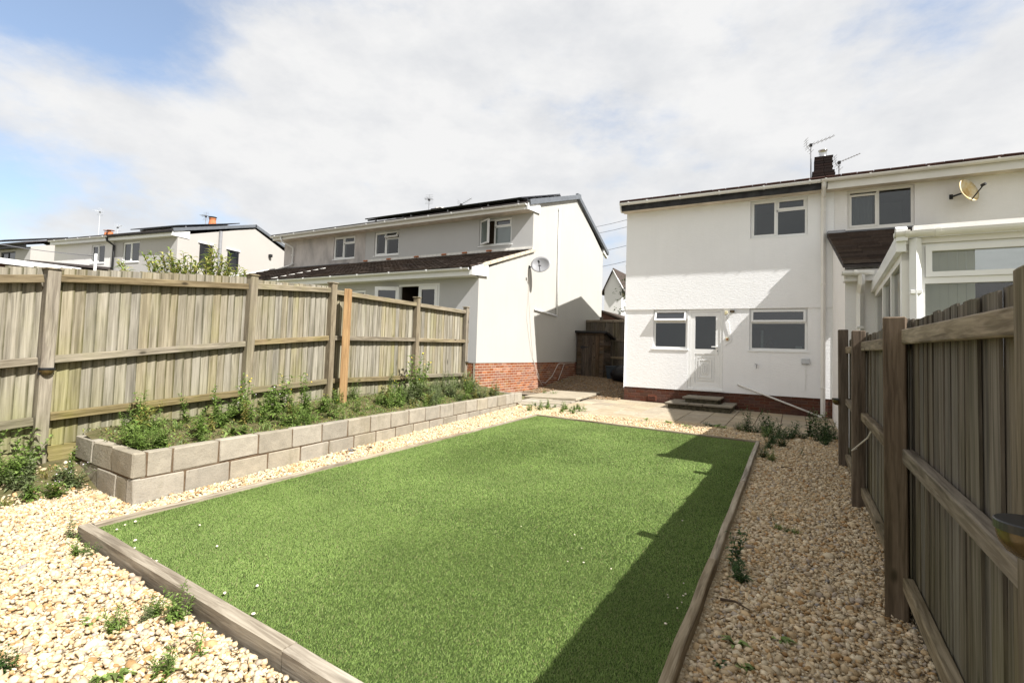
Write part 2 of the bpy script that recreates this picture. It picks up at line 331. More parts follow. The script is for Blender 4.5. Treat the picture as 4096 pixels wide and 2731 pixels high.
MT['moss_stone'] = plain('mossy_rubble', (.085,.075,.05), .95, 0, .15, .5, 14, .6)
def rusty():
    t = NT('rusty_dish'); co = t.coord('World', (1,1,.55)); n = t.noise(co, 6.5, 5, .6)
    m = t.set(t.ramp(n, [(.36, (.72,.66,.50)), (.55, (.60,.44,.20)), (.70, (.38,.18,.05))]), .6, 0, .3); return m
MT['rust'] = rusty()
def concrete(name, c, stain=.5, sc=1.0):
    t = NT(name); co = t.coord('Object', (1,1,1), rand=8); n = t.noise(co, 7*sc, 6, .65); f = t.noise(co, 60*sc, 3, .6)
    col = t.mix(t.rng(n, .3, .72), tuple(x*.78 for x in c), tuple(min(1, x*1.10) for x in c))
    col = t.mix(t.rng(f, .60, .75, 0, .5), col, tuple(x*.45 for x in c))
    st = t.noise(t.coord('World', (1,1,.5)), 2.6, 6, .7); col = t.mix(t.rng(st, .52, .78, 0, stain), col, (.13,.115,.06))
    col = t.hsvrand(col, .12, .12); m = t.set(col, .92, 0, .15); t.bump(t.math('ADD', f, t.math('MULTIPLY', n, 1.5)), .8, .006); return m
MT['block'] = concrete('concrete_block', (.31,.275,.215), .8); MT['slab'] = concrete('buff_paving', (.36,.30,.215), .15, .7); MT['slab_old'] = concrete('old_paving', (.34,.30,.235), .45, .6); MT['step'] = concrete('grey_paving', (.24,.21,.165), .4)
MT['blockjoint'] = plain('earthy_joint', (.115,.08,.05), .95, 0, .1, .3, 20)
def soil(name, a, b, sc=9):
    t = NT(name); co = t.coord('World'); n = t.noise(co, sc, 8, .7); m = t.set(t.ramp(n, [(.3, a), (.7, b)]), .95, 0, .1); t.bump(t.noise(co, sc*6, 4, .7), .8, .02); return m
MT['soil'] = soil('bed_soil', (.06,.065,.022), (.17,.135,.075)); MT['ground'] = soil('earth', (.10,.10,.045), (.17,.16,.08), 2)
MT['alley'] = soil('dark_grit', (.13,.105,.075), (.28,.235,.18), 22)
def gravel_base():
    t = NT('gravel_bed'); co = t.coord('World'); c = t.vor(co, 42, 'F1', 'Color'); d = t.vor(co, 42)
    sp = t.n('ShaderNodeSeparateColor'); t.l(c, sp.inputs[0])
    col = t.ramp(sp.outputs[0], [(0, (.30,.215,.12)), (.5, (.47,.37,.23)), (1, (.58,.49,.34))]); col = t.mix(t.rng(d, .3, .75, 0, .7), col, (.33,.245,.15))
    m = t.set(col, .9, 0, .15); t.bump(t.rng(d, 0, .7, 1, 0), .9, .02); return m
MT['gravel'] = gravel_base(); MT['pebble'] = attr_mat('limestone_pebbles', .85, .2, 0, 70, .16)
MT['turf_base'] = soil('turf_backing', (.045,.075,.018), (.075,.115,.030), 40); MT['blade'] = attr_mat('turf_blade', .6, .2, .25, 1.6, .16)
MT['leaf'] = attr_mat('weed_leaf', .55, .3, .3, 40, .25)
def petal(): return plain('pale_petal', (.75,.66,.70), .7, 0, .2, .1)
MT['petal'] = petal(); MT['yellow_petal'] = plain('yellow_petal', (.75,.55,.04), .7, 0, .2, .1)
MT['bark'] = plain('bark', (.09,.065,.045), .95, 0, .1, .3, 10, .5)

# ------------------------------------------------------------------ ground, gravel, lawn, patio
def sstep(a, b, x):
    t = np.clip((np.asarray(x, float)-a)/(b-a), 0, 1); return t*t*(3-2*t)
def gz(X, Y):
    X = np.asarray(X, float); Y = np.asarray(Y, float)
    z = .018*(np.clip(Y, -3, 12)-2)
    z = z - .0155*np.clip(X+4.1, 0, 5)*np.clip((Y-8)/4, 0, 1)
    z = z + .20*sstep(-5.45, -6.3, X)*(1-sstep(2.3, 2.6, Y))*sstep(-1, 1.5, Y)
    z = z + .36*sstep(13.4, 17.6, Y)*sstep(-4.0, -4.3, X) + .05*sstep(-5.4, -7.0, X)*sstep(11, 13, Y)
    z = z + .40*sstep(-6.4, -7.1, X)*(1-sstep(10.0, 10.6, Y)) + .1*sstep(-7.2, -9, X)
    return z
def g1(x, y): return float(gz(x, y))
def sheet(name, xs, ys, dz, mat, kind='structure', poly=None, wob=0):
    xs = np.asarray(xs); ys = np.asarray(ys); XX, YY = np.meshgrid(xs, ys); ZZ = gz(XX, YY)+dz
    V = np.stack([XX.ravel(), YY.ravel(), ZZ.ravel()], 1); nx, ny = len(xs), len(ys)
    F = [(j*nx+i, j*nx+i+1, (j+1)*nx+i+1, (j+1)*nx+i) for j in range(ny-1) for i in range(nx-1)]
    me = fast_mesh(name, V, np.array(F), mat, smooth=True); o = bpy.data.objects.new(name, me); link(o); return tag(o, kind=kind)
near = lambda a, b, s: list(np.arange(a, b+1e-6, s))
sheet('ground', [-900,-300,-120,-60,-30,-20,-14,-11]+near(-9.5, 3, .35)+[5,8,14,30,80,300,900], [-900,-200,-60,-20,-8]+near(-3, 21, .5)+[25,32,45,80,160,400,1500], -.05, MT['ground'])

# lawn corners (outer edge of the timber edging)
LC = [(-4.44,1.70), (-.43,1.40), (-.44,8.47), (-4.40,8.90)]   # NL, NR, FR, FL
def in_poly(P, poly):
    x, y = P[:, 0], P[:, 1]; ins = np.ones(len(P), bool); n = len(poly)
    for i in range(n):
        (x0, y0), (x1, y1) = poly[i], poly[(i+1) % n]; ins &= ((x1-x0)*(y-y0)-(y1-y0)*(x-x0)) > 0
    return ins
def shrink(poly, d):
    n = len(poly); out_ = []
    for i in range(n):
        p0, p1, p2 = Vector(poly[i-1]), Vector(poly[i]), Vector(poly[(i+1) % n])
        a = (p1-p0).normalized(); b = (p2-p1).normalized(); na = Vector((-a.y, a.x)); nb = Vector((-b.y, b.x)); m = (na+nb).normalized(); out_.append(tuple(p1+m*(d/max(.2, m.dot(na)))))
    return out_
# gravel areas: polygons ccw
WALL_A = Vector((-4.875, 2.227)); WALL_B = Vector((-5.60, 10.45))
WD = (WALL_B-WALL_A).normalized(); WN = Vector((-WD.y, WD.x))   # points left (towards the bed)
grav = {'front': [(-6.25,-.6), (1.0,-.6), (1.0,1.50), (-.38,1.36), (-4.5,1.68), (-4.5,2.28), (-6.25,2.28)],
        'left': [(-4.90,2.2), (-4.42,2.2), (-4.38,9.0), (-4.55,10.4), (-5.62,10.4)],
        'far': [(-4.5,8.88), (-.42,8.45), (-.40,10.3), (-4.6,10.5)],
        'right': [(-.46,1.3), (.66,1.2), (.66,10.2), (-.46,10.2)]}
for k, p in grav.items():
    # one conforming strip per gravel area
    xs = np.array([q[0] for q in p]); ys = np.array([q[1] for q in p]); bm = bmesh.new()
    f = bm.faces.new([bm.verts.new((x, y, 0)) for x, y in p]); bmesh.ops.triangulate(bm, faces=[f])
    for cut in np.arange(ys.min()+.6, ys.max(), .6): bmesh.ops.bisect_plane(bm, geom=bm.verts[:]+bm.edges[:]+bm.faces[:], plane_co=(0,cut,0), plane_no=(0,1,0))
    for cut in np.arange(xs.min()+.3, xs.max(), .3): bmesh.ops.bisect_plane(bm, geom=bm.verts[:]+bm.edges[:]+bm.faces[:], plane_co=(cut,0,0), plane_no=(1,0,0))
    off = {'front': .004, 'left': .008, 'far': .012, 'right': .016}[k]-.012
    for v in bm.verts: v.co.z = g1(v.co.x, v.co.y)+off
    me = bpy.data.meshes.new('gravel_path'); bm.to_mesh(me); bm.free(); me.materials.append(MT['gravel']); o = link(bpy.data.objects.new('gravel_path', me)); tag(o, kind='structure')

sheet('earth_patch', near(-6.3,-5.6,.1), near(.7,2.3,.1), .001, MT['soil'])
# pebbles: real stones, joined because nobody could count them
bm = bmesh.new(); bmesh.ops.create_icosphere(bm, subdivisions=1, radius=1); ICO_V = np.array([v.co[:] for v in bm.verts]); ICO_F = np.array([[v.index for v in f.verts] for f in bm.faces]); bm.free()
bm = bmesh.new(); bmesh.ops.create_icosphere(bm, subdivisions=2, radius=1); ICO2_V = np.array([v.co[:] for v in bm.verts]); ICO2_F = np.array([[v.index for v in f.verts] for f in bm.faces]); bm.free()
PEB = np.array([(.52,.405,.255), (.46,.335,.19), (.57,.475,.33), (.41,.265,.13), (.50,.395,.27), (.38,.315,.245), (.54,.425,.27), (.33,.195,.085), (.25,.23,.21)]); PEBW = np.array([.22,.17,.2,.09,.12,.06,.1,.03,.01])
def stones(name, P, size, parent=None, tint=(1,1,1), lift=.25):
    n = len(P); s = size*np.exp(rng.normal(0, .36, n)); ax = np.stack([s*rng.uniform(.85,1.35,n), s*rng.uniform(.65,1.0,n), s*rng.uniform(.42,.72,n)], 1)
    q = rng.normal(size=(n,4))*np.array([1,.22,.22,1]); q /= np.linalg.norm(q, axis=1)[:, None]; w, x, y, z = q.T
    Rm = np.stack([np.stack([1-2*(y*y+z*z), 2*(x*y-z*w), 2*(x*z+y*w)],1), np.stack([2*(x*y+z*w), 1-2*(x*x+z*z), 2*(y*z-x*w)],1), np.stack([2*(x*z-y*w), 2*(y*z+x*w), 1-2*(x*x+y*y)],1)],1)
    jit = 1+rng.uniform(-.30,.30,(n,12,1)); L = ICO_V[None]*jit*ax[:,None,:]; V = np.einsum('nij,nkj->nki', Rm, L)
    Z = gz(P[:,0],P[:,1])+ax[:,2]*lift+rng.uniform(0,.012,n)
    V = V+np.stack([P[:,0],P[:,1],Z],1)[:,None,:]; F = (ICO_F[None]+(np.arange(n)*12)[:,None,None]).reshape(-1,3)
    c = PEB[rng.choice(len(PEB), n, p=PEBW/PEBW.sum())]*np.exp(rng.normal(0,.12,(n,1)))*np.array(tint); c = np.repeat(np.clip(c,0,.9),12,0)
    me = fast_mesh(name, V.reshape(-1,3), F, MT['pebble'], c, smooth=False); o = link(bpy.data.objects.new(name, me), parent); return o
def scatter(poly, dens, test=None):
    xs = [p[0] for p in poly]; ys = [p[1] for p in poly]; A = (max(xs)-min(xs))*(max(ys)-min(ys)); n = int(A*dens)
    P = np.stack([rng.uniform(min(xs),max(xs),n), rng.uniform(min(ys),max(ys),n)],1); return P
front_a = scatter([(-6.2,.25),(-.4,2.25)], 3900); lineY = 1.70-.30*(front_a[:,0]+4.44)/4.01
front_a = front_a[((front_a[:,0] < -4.5) & (front_a[:,1] < 2.25)) | (front_a[:,1] < lineY-.03)]
front_a = front_a[~((front_a[:,0] < -5.62+rng.normal(0,.09,len(front_a))) & (front_a[:,1] > 1.1)) | (rng.uniform(size=len(front_a)) < .08)]
left_a = scatter([(-5.65,2.2),(-4.45,10.4)], 3000); wx = -4.86-.0881*(left_a[:,1]-2.227); left_a = left_a[(left_a[:,0] > wx) & (left_a[:,0] < -4.47+np.clip(left_a[:,1]-8.9,0,1)*.3)]
far_a = scatter([(-4.75,8.5),(-.4,10.0)], 2000); far_a = far_a[(far_a[:,1] > 8.93-.109*(far_a[:,0]+4.4)) & (far_a[:,1] < 10.02-.03*(far_a[:,0]))]
right_a = scatter([(-.40,1.6),(.62,10.1)], 3900); right_a = right_a[rng.uniform(size=len(right_a)) < np.where(right_a[:,1] > 6, .75, 1)]
peb = stones('gravel_stones', np.concatenate([front_a, left_a, far_a, right_a]), .0112)
tag(peb, 'cream and tan limestone gravel spread round the lawn', 'gravel', kind='stuff')
al = scatter([(-7.0,13.2),(-4.15,17.8)], 900); chips = stones('alley_chippings', al, .013, tint=(.50,.46,.44)); tag(chips, 'small dark stone chippings in the shaded side passage', 'chippings', kind='stuff')
sheet('side_passage', near(-7.04,-4.12,.2), near(12.6,18.4,.3), -.012, MT['alley'])

# artificial turf
TURF = shrink(LC, .045)
bm = bmesh.new(); f = bm.faces.new([bm.verts.new((x,y,0)) for x,y in TURF])
for cut in np.arange(2,9,.7): bmesh.ops.bisect_plane(bm, geom=bm.verts[:]+bm.edges[:]+bm.faces[:], plane_co=(0,cut,0), plane_no=(0,1,0))
for v in bm.verts: v.co.z = g1(v.co.x, v.co.y)+.045
me = bpy.data.meshes.new('lawn'); bm.to_mesh(me); bm.free(); me.materials.append(MT['turf_base']); tag(link(bpy.data.objects.new('lawn', me)), kind='structure')
def blades(P, ln, wd):
    n = len(P); a = rng.uniform(0,2*np.pi,n); tilt = rng.uniform(.35,1.2,n); L = ln*rng.uniform(.6,1.2,n)
    swirl = .9*np.sin(P[:,0]*1.7+1)+.7*np.cos(P[:,1]*1.1); a = np.where(rng.uniform(size=n) < .45, swirl+rng.normal(0,.5,n)+2.2, a)
    z0 = gz(P[:,0],P[:,1])+.045; dx, dy = np.cos(a), np.sin(a); w = wd*rng.uniform(.7,1.3,n)/2; b = a+np.pi/2+rng.normal(0,.4,n)
    base = np.stack([P[:,0],P[:,1],z0],1); side = np.stack([np.cos(b)*w,np.sin(b)*w,0*w],1); tip = np.stack([dx*L*np.cos(tilt),dy*L*np.cos(tilt),L*np.sin(tilt)],1)
    V = np.stack([base-side,base+side,base+tip],1).reshape(-1,3); F = np.arange(n*3).reshape(-1,3)
    pal = np.array([(.150,.222,.052),(.118,.184,.040),(.182,.250,.072),(.215,.27,.092),(.22,.205,.095)]); c = pal[rng.choice(5,n,p=[.34,.26,.24,.11,.05])]*np.exp(rng.normal(0,.16,(n,1)))
    c3 = np.repeat(c,3,0).reshape(n,3,3); c3[:,2] *= 1.18; return V,F,c3.reshape(-1,3)
parts = []
for (ya,yb,dens,ln,wd) in [(1.3,3.2,44000,.0125,.0034),(3.2,5.6,22000,.014,.0048),(5.6,9.0,11000,.016,.0068)]:
    P = np.stack([rng.uniform(-4.5,-.4,int(4.1*(yb-ya)*dens)), rng.uniform(ya,yb,int(4.1*(yb-ya)*dens))],1); P = P[in_poly(P, shrink(LC,.052))]; parts.append(blades(P,ln,wd))
o_ = 0; VV=[];FF=[];CC=[]
for V,F,c in parts: VV.append(V);FF.append(F+o_);CC.append(c);o_+=len(V)
tag(link(bpy.data.objects.new('turf_blades', fast_mesh('turf_blades', np.concatenate(VV), np.concatenate(FF), MT['blade'], np.concatenate(CC)))), 'bright green artificial grass pile filling the timber edged lawn', 'artificial grass', kind='stuff')

# timber edging round the lawn
ed = thing('lawn_edging', 'low brown timber edging boards framing the artificial lawn', 'edging', (-2.4,5,g1(-2.4,5)))
def edge_run(a, b, cuts, w=.05, top=.075):
    a = Vector(a); b = Vector(b); d = (b-a).normalized(); n = Vector((-d.y,d.x))*w; ts = [0]+cuts+[1]
    for i in range(len(ts)-1):
        p = a+(b-a)*ts[i]+d*(.002 if i else 0); q = a+(b-a)*ts[i+1]-d*(.002 if i < len(ts)-2 else 0); m = MB(); k = max(1,int((q-p).length/1.2))
        dz = random.uniform(-.006,.006); L = (q-p).length
        rows = [p+(q-p)*(j/6) for j in range(7)]; V = []; wob = [random.uniform(-.004,.004) for _ in rows]
        for r_, wv in zip(rows, wob):
            z = g1(r_.x, r_.y)+dz; e = n+Vector((0,0)); c = .006
            nn = n.normalized()*wv
            V += [(r_.x+nn.x,r_.y+nn.y,z-.06),(r_.x+nn.x,r_.y+nn.y,z+top-c),(r_.x+nn.x+e.x*.12,r_.y+nn.y+e.y*.12,z+top),(r_.x+nn.x+e.x*.88,r_.y+nn.y+e.y*.88,z+top),(r_.x+nn.x+e.x,r_.y+nn.y+e.y,z+top-c),(r_.x+nn.x+e.x,r_.y+nn.y+e.y,z-.06)]
        F = [(6*j+t,6*j+t+1,6*j+7+t,6*j+6+t) for j in range(6) for t in range(5)]+[(5,4,3,2,1,0),tuple(36+t for t in range(6))]
        # mesh along local Y so the grain follows the board
        ang = math.atan2(d.y,d.x)-math.pi/2; o0 = Vector((p.x,p.y,g1(p.x,p.y))); Ri = Matrix.Rotation(-ang,3,'Z')
        m.add([Ri @ (Vector(v)-o0) for v in V], F); me = m.mesh('edging_board', MT['wood_edge']); o = inst('edging_board', me, ed, o0, (0,0,ang))
edge_run(LC[0], LC[1], [.62], w=.075, top=.085); edge_run((LC[1][0],LC[1][1]+.078), LC[2], [.30,.62]); edge_run((LC[2][0]-.052,LC[2][1]+.004), LC[3], [.5]); edge_run((LC[3][0]+.002,LC[3][1]-.052), (LC[0][0],LC[0][1]+.078), [.34,.66])

# patio of buff slabs
pat = bpy.data.objects.new('patio', None); link(pat, None, (-2,12,g1(-2,12))); tag(pat, kind='structure')
m = MB(); 
for i in range(11):
    x0 = -4.78+i*.5; x1 = x0+.5
    m.hexa([(x0,10.02,g1(x0,10)-.09),(x1,10.02,g1(x1,10)-.09),(x1,13.8,g1(x1,13.8)-.09),(x0,13.8,g1(x0,13.8)-.09)], [(x0,10.02,g1(x0,10)-.012),(x1,10.02,g1(x1,10)-.012),(x1,13.8,g1(x1,13.8)-.012),(x0,13.8,g1(x0,13.8)-.012)])
m.build('patio_bed', MT['mortar_dark'], pat)
sl = MB(); sl.cbox(-.2215,.2215,-.2985,.2985,-.04,0,.005); slab_me = sl.mesh('paving_slab', MT['slab'])
for i in range(13):
    for j in range(6):
        x = -4.55+i*.4555; y = 10.30+j*.606
        if x > .95: continue
        z = g1(x,y)+random.uniform(-.002,.003); gx = (g1(x+.2,y)-g1(x-.2,y))/.4; gy = (g1(x,y+.2)-g1(x,y-.2))/.4
        inst('paving_slab', slab_me, pat, (x,y,z), (math.atan(gy)+random.uniform(-.003,.003),-math.atan(gx),0))
# older slabs to the left, and a lifted concrete slab
old = bpy.data.objects.new('old_paving', None); link(old, None, (-5.4,11.4,g1(-5.4,11.4))); tag(old, kind='structure')
sl = MB(); sl.cbox(-.296,.296,-.296,.296,-.05,0,.006,.002); oslab = sl.mesh('paving_slab', MT['slab_old'])
for i in range(2):
    for j in range(3): x = -5.75+i*.61; y = 10.85+j*.61; inst('paving_slab', oslab, old, (x,y,g1(x,y)+.01), (random.uniform(-.01,.01),random.uniform(-.01,.01),R(2)))
m = MB(); m.cbox(-.72,.72,-1.15,1.15,-.07,0,.012,.004); me = m.mesh('concrete_slab', MT['slab_old'])
o = inst('concrete_slab', me, None, (-5.62,13.15,g1(-5.62,13.15)+.075), (R(.5),R(-1.2),R(4))); tag(o, 'raised pale concrete slab beside the brick plinth of the grey house', 'slab')

# ------------------------------------------------------------------ raised bed of concrete blocks
bw = thing('block_wall', 'low wall of pale concrete blocks holding the raised weedy bed', 'block wall', (WALL_A.x,WALL_A.y,0))
bl = MB(); bl.cbox(-.2155,.2155,-.05,.05,0,.213,.006,.0025); blk = [bl.mesh('block', MT['block'])]
for _ in range(3): bl = MB(); bl.cbox(-.2155,.2155,-.05,.05,0,.213,.009,.0055); blk.append(bl.mesh('block', MT['block']))
bl = MB(); bl.cbox(-.1,.1,-.05,.05,0,.213,.006,.003); half = bl.mesh('block', MT['block'])
angW = math.atan2(WD.y,WD.x)
def block_run(a, ang, L, z, first_half, name_parent=bw):
    d = Vector((math.cos(ang),math.sin(ang))); t = 0
    if first_half:
        p = a+d*.1; inst('block', half, name_parent, (p.x,p.y,z), (0,0,ang)); t = .212
    while t+.2 < L:
        p = a+d*(t+.2205); inst('block', random.choice(blk), name_parent, (p.x,p.y,z+random.uniform(-.002,.003)), (random.uniform(-.012,.012),random.uniform(-.004,.004),ang+random.uniform(-.006,.006))); t += .45
c0 = WALL_A+WN*.05
n2 = math.pi-.07; NV = Vector((math.cos(n2),math.sin(n2)))
block_run(c0, angW, 8.25, 0, False); block_run(c0+WD*.112, angW, 8.15, .2255, True)
rc = c0+WD*.05
block_run(rc+NV*.057, n2, 1.1, 0, True); block_run(rc-NV*.050, n2, 1.25, .2265, False)
a1 = rc
b1 = WALL_B+WN*.12-WD*.06; block_run(b1, math.pi-.02, 1.2, .2255, False); block_run(b1, math.pi-.02, 1.2, 0, True)
# mortar core just behind the faces
m = MB()
def core(a, ang, L, z0, z1, w=.042):
    d = Vector((math.cos(ang),math.sin(ang))); n = Vector((-d.y,d.x))*w; b = a+d*L
    m.hexa([(a.x-n.x,a.y-n.y,z0),(b.x-n.x,b.y-n.y,z0),(b.x+n.x,b.y+n.y,z0),(a.x+n.x,a.y+n.y,z0)],[(a.x-n.x,a.y-n.y,z1),(b.x-n.x,b.y-n.y,z1),(b.x+n.x,b.y+n.y,z1),(a.x+n.x,a.y+n.y,z1)])
core(c0+WD*.06, angW, 8.14, -.05, .432); core(a1+NV*.0, n2, 1.12, -.05, .43); core(b1+Vector((-.02,0)), math.pi-.02, 1.15, -.02, .43)
m.build('mortar', MT['blockjoint'], bw)
# soil in the bed
XF0, FAZ = -6.15, R(-3.2)
FD = Vector((math.sin(FAZ),math.cos(FAZ))); FN = Vector((math.cos(FAZ),-math.sin(FAZ)))
def fx(Y): return XF0+math.tan(FAZ)*Y
V=[];F=[]; ys_ = np.arange(2.3,10.5,.25); K=8
for y in ys_:
    xa = fx(y)-.02 if y > 2.5 else max(fx(y)-.02,-6.02); xb = WALL_A.x-.0881*(y-2.227)-.09
    for k in range(K):
        t = k/(K-1); x = xa+(xb-xa)*t; z = .36+(.10+.018*(y-2))*(1-t)+.025*math.sin(3.1*y+5*t)*math.sin(7*t+y)
        V.append((x,y,z))
for j in range(len(ys_)-1):
    for k in range(K-1): F.append((j*K+k,j*K+k+1,(j+1)*K+k+1,(j+1)*K+k))
def bed_z(x,y):
    xa = fx(y)-.02; xb = WALL_A.x-.0881*(y-2.227)-.09; t = min(1,max(0,(x-xa)/(xb-xa))); return .36+(.10+.018*(y-2))*(1-t)+.025*math.sin(3.1*y+5*t)*math.sin(7*t+y)
tag(link(bpy.data.objects.new('bed_soil', fast_mesh('bed_soil', np.array(V), np.array(F), MT['soil'], smooth=True))), kind='structure')

# ------------------------------------------------------------------ fences
def featherboard(w, h, th=.022, tl=.003):
    m = MB(); w2 = w/2; c = .0015
    m.hexa([(-w2,-tl,0),(w2,-th,0),(w2,0,0),(-w2,0,0)],[(-w2,-tl,h),(w2,-th,h),(w2,0,h),(-w2,0,h)]); return m
BOARD_CACHE = {}
def board_mesh(h, mat, w=.125):
    k = (round(h/.04), mat, w)
    if k not in BOARD_CACHE: BOARD_CACHE[k] = featherboard(w, 1.0).mesh('board', MT[mat])
    return BOARD_CACHE[k]
def rail_between(parent, a, b, h, w, mat, name='rail'):
    # mesh runs along local Y for the grain
    a = Vector(a); b = Vector(b); L = (b-a).length; m = MB(); m.cbox(-w/2,w/2,0,L,-h/2,h/2,.006,.0015); d = (b-a).normalized()
    me = m.mesh(name, MT[mat]); return inst(name, me, parent, a, (math.asin(d.z),0,math.atan2(d.y,d.x)-math.pi/2))
def post(parent, x, y, z0, z1, rz, mat, w=.1, cap=True, name='post'):
    m = MB(); m.cbox(-w/2,w/2,-w/2,w/2,0,z1-z0,.006,.001); o = inst(name, m.mesh(name, MT[mat]), parent, (x,y,z0), (random.uniform(-.006,.006),random.uniform(-.006,.006),rz))
    if cap:
        m = MB(); m.cbox(-w/2-.014,w/2+.014,-w/2-.014,w/2+.014,0,.018,.004); c = inst('post_cap', m.mesh('post_cap', MT[mat]), o, (x,y,z1))
    return o
lf = thing('timber_fence', 'tall pale weathered feather edge fence with green algae behind the raised bed', 'fence', (fx(5),5,.4))
posts = [(-.05,1.80,-.1),(2.06,2.06,.05),(4.21,2.32,.3),(5.66,2.41,.35),(7.91,2.42,.35),(9.81,2.40,.35)]
for (Y,zt,zb) in posts: p = Vector((fx(Y),Y))-FN*.05; post(lf, p.x,p.y,zb,zt,-FAZ,'wood_post',.105)
bays = [ (0,2.0,(1.80,2.08),(1.66,1.965),(.95,1.175),(.42,.605),(.20,.33)), (2.12,4.15,(2.09,2.30),(1.985,2.165),(1.19,1.395),(.635,.74),(.35,.49)),
  (4.27,5.60,(2.28,2.36),(2.185,2.29),(1.415,1.525),(.765,.835),(.50,.58)), (5.72,7.85,(2.315,2.315),(2.275,2.285),(1.53,1.58),(.84,.83),(.59,.56)), (7.97,9.75,(2.315,2.325),(2.28,2.29),(1.575,1.61),(.845,.83),(.56,.54))]
for bi,(ya,yb,bt,rt,rm,rb,bb) in enumerate(bays):
    ext = .16 if bi == 4 else 0
    for (za,zb_),hh in ((rt,.078),(rm,.075),(rb,.078)):
        pa = Vector((fx(ya),ya))-FN*.046; pb = Vector((fx(yb+ext),yb+ext))-FN*.046; rail_between(lf,(pa.x,pa.y,za),(pb.x,pb.y,zb_),hh,.072,'wood_rail')
    n = int(round((yb-ya+.12)/.103)); st = (yb-ya+.12)/n
    for i in range(n):
        y = ya-.06+st*(i+.5); t = min(1,max(0,(y-ya)/(yb-ya))); z0 = bb[0]+(bb[1]-bb[0])*t+random.uniform(-.012,.006); z1 = bt[0]+(bt[1]-bt[0])*t+random.uniform(-.008,.008)
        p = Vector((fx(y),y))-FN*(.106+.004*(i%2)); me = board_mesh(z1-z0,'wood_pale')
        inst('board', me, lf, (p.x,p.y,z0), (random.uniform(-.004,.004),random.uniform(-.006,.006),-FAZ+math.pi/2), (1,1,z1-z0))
    pa = Vector((fx(ya-.05),ya-.05))-FN*.108; pb = Vector((fx(yb+.05),yb+.05))-FN*.108
    rail_between(lf,(pa.x,pa.y,bb[0]-.12),(pb.x,pb.y,bb[1]-.12),.22,.025,'wood_rail','gravel_board')
# new support post
np_ = thing('support_post', 'new orange brown timber post strapped to the grey fence post', 'post', (-6.30,5.77,.38))
m = MB(); m.cbox(-.05,.05,-.05,.05,0,2.0,.006); inst('post', m.mesh('post', MT['wood_new']), np_, (-6.30,5.77,.33), (R(-1.2),0,R(30)))

rf = thing('timber_fence', 'grey brown fence in shade with square posts beside the gravel strip', 'fence', (.55,5,.05))
def rx(Y): return .50+.0118*(Y-3.5)
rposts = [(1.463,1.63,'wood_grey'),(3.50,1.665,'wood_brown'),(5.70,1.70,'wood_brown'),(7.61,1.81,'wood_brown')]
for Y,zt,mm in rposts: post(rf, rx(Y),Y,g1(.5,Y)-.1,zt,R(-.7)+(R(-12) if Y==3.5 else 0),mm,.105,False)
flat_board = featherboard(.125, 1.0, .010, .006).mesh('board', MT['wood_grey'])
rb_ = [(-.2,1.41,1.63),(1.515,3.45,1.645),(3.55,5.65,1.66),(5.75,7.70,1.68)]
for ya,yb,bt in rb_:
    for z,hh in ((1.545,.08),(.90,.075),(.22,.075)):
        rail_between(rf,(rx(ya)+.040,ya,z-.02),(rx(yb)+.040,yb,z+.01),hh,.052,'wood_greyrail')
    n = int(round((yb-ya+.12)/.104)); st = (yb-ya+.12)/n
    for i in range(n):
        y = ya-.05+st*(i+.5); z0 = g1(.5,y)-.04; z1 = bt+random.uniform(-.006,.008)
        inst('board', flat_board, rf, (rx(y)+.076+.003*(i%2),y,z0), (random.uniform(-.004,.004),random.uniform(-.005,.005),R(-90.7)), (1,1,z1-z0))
# wire bracket hanging on the second post
wb = MB(); wb.tube([(rx(5.7)-.02,5.62,.62),(rx(5.7)-.06,5.58,.60),(rx(5.5)+.0,5.0,.80),(rx(4.9)+.03,4.8,.93)],.006,6); o = wb.build('wire_bracket', MT['cable']); tag(o,'bent pale wire hooked from a fence post to its middle rail','wire')

# ------------------------------------------------------------------ solar fence lamps
def lamp(loc, ang, label, s=1.0):
    t = thing('fence_lamp', label, 'lamp', loc); rot = Matrix.Rotation(ang,3,'Z'); c = Vector(loc)
    m = MB(); m.lathe(c,[(0,.020*s),(.100*s,.020*s),(.104*s,.016*s),(.104*s,-.010*s),(.09*s,-.012*s)],20,(-math.pi/2,math.pi/2),rot); m.build('lamp_top',MT['lamp_top'],t,False,loc=loc)
    m = MB(); m.lathe(c,[(.098*s,-.011*s),(.097*s,-.030*s),(.090*s,-.055*s),(.072*s,-.082*s),(.045*s,-.100*s),(0,-.108*s)],20,(-math.pi/2,math.pi/2),rot); m.build('lamp_lens',MT['brass'],t,True,loc=loc)
    m = MB(); m.add([c+rot@Vector(p) for p in [(-.003,-.1*s,-.09*s),(-.003,.1*s,-.09*s),(-.003,.1*s,.024*s),(-.003,-.1*s,.024*s)]],[(0,1,2,3)]); m.build('back_plate',MT['black'],t,loc=loc)
    return t
lamp((rx(1.463)-.056,1.40,1.09), math.pi, 'black topped solar lamp with amber lens on the pale grey post of the shaded fence', .60)
lamp((rx(7.61)-.056,7.61,.93), math.pi, 'solar lamp on the last brown post of the shaded fence by the house', .7)
p = Vector((fx(2.06),2.06)); lamp((p.x+.004,p.y,1.10), -FAZ, 'solar lamp on the sunlit fence post beside the block wall end', .62)
p = Vector((fx(9.81),9.81)); lamp((p.x+.004,p.y,1.12), -FAZ, 'solar lamp on the sunlit fence post next to the grey house plinth', .5)

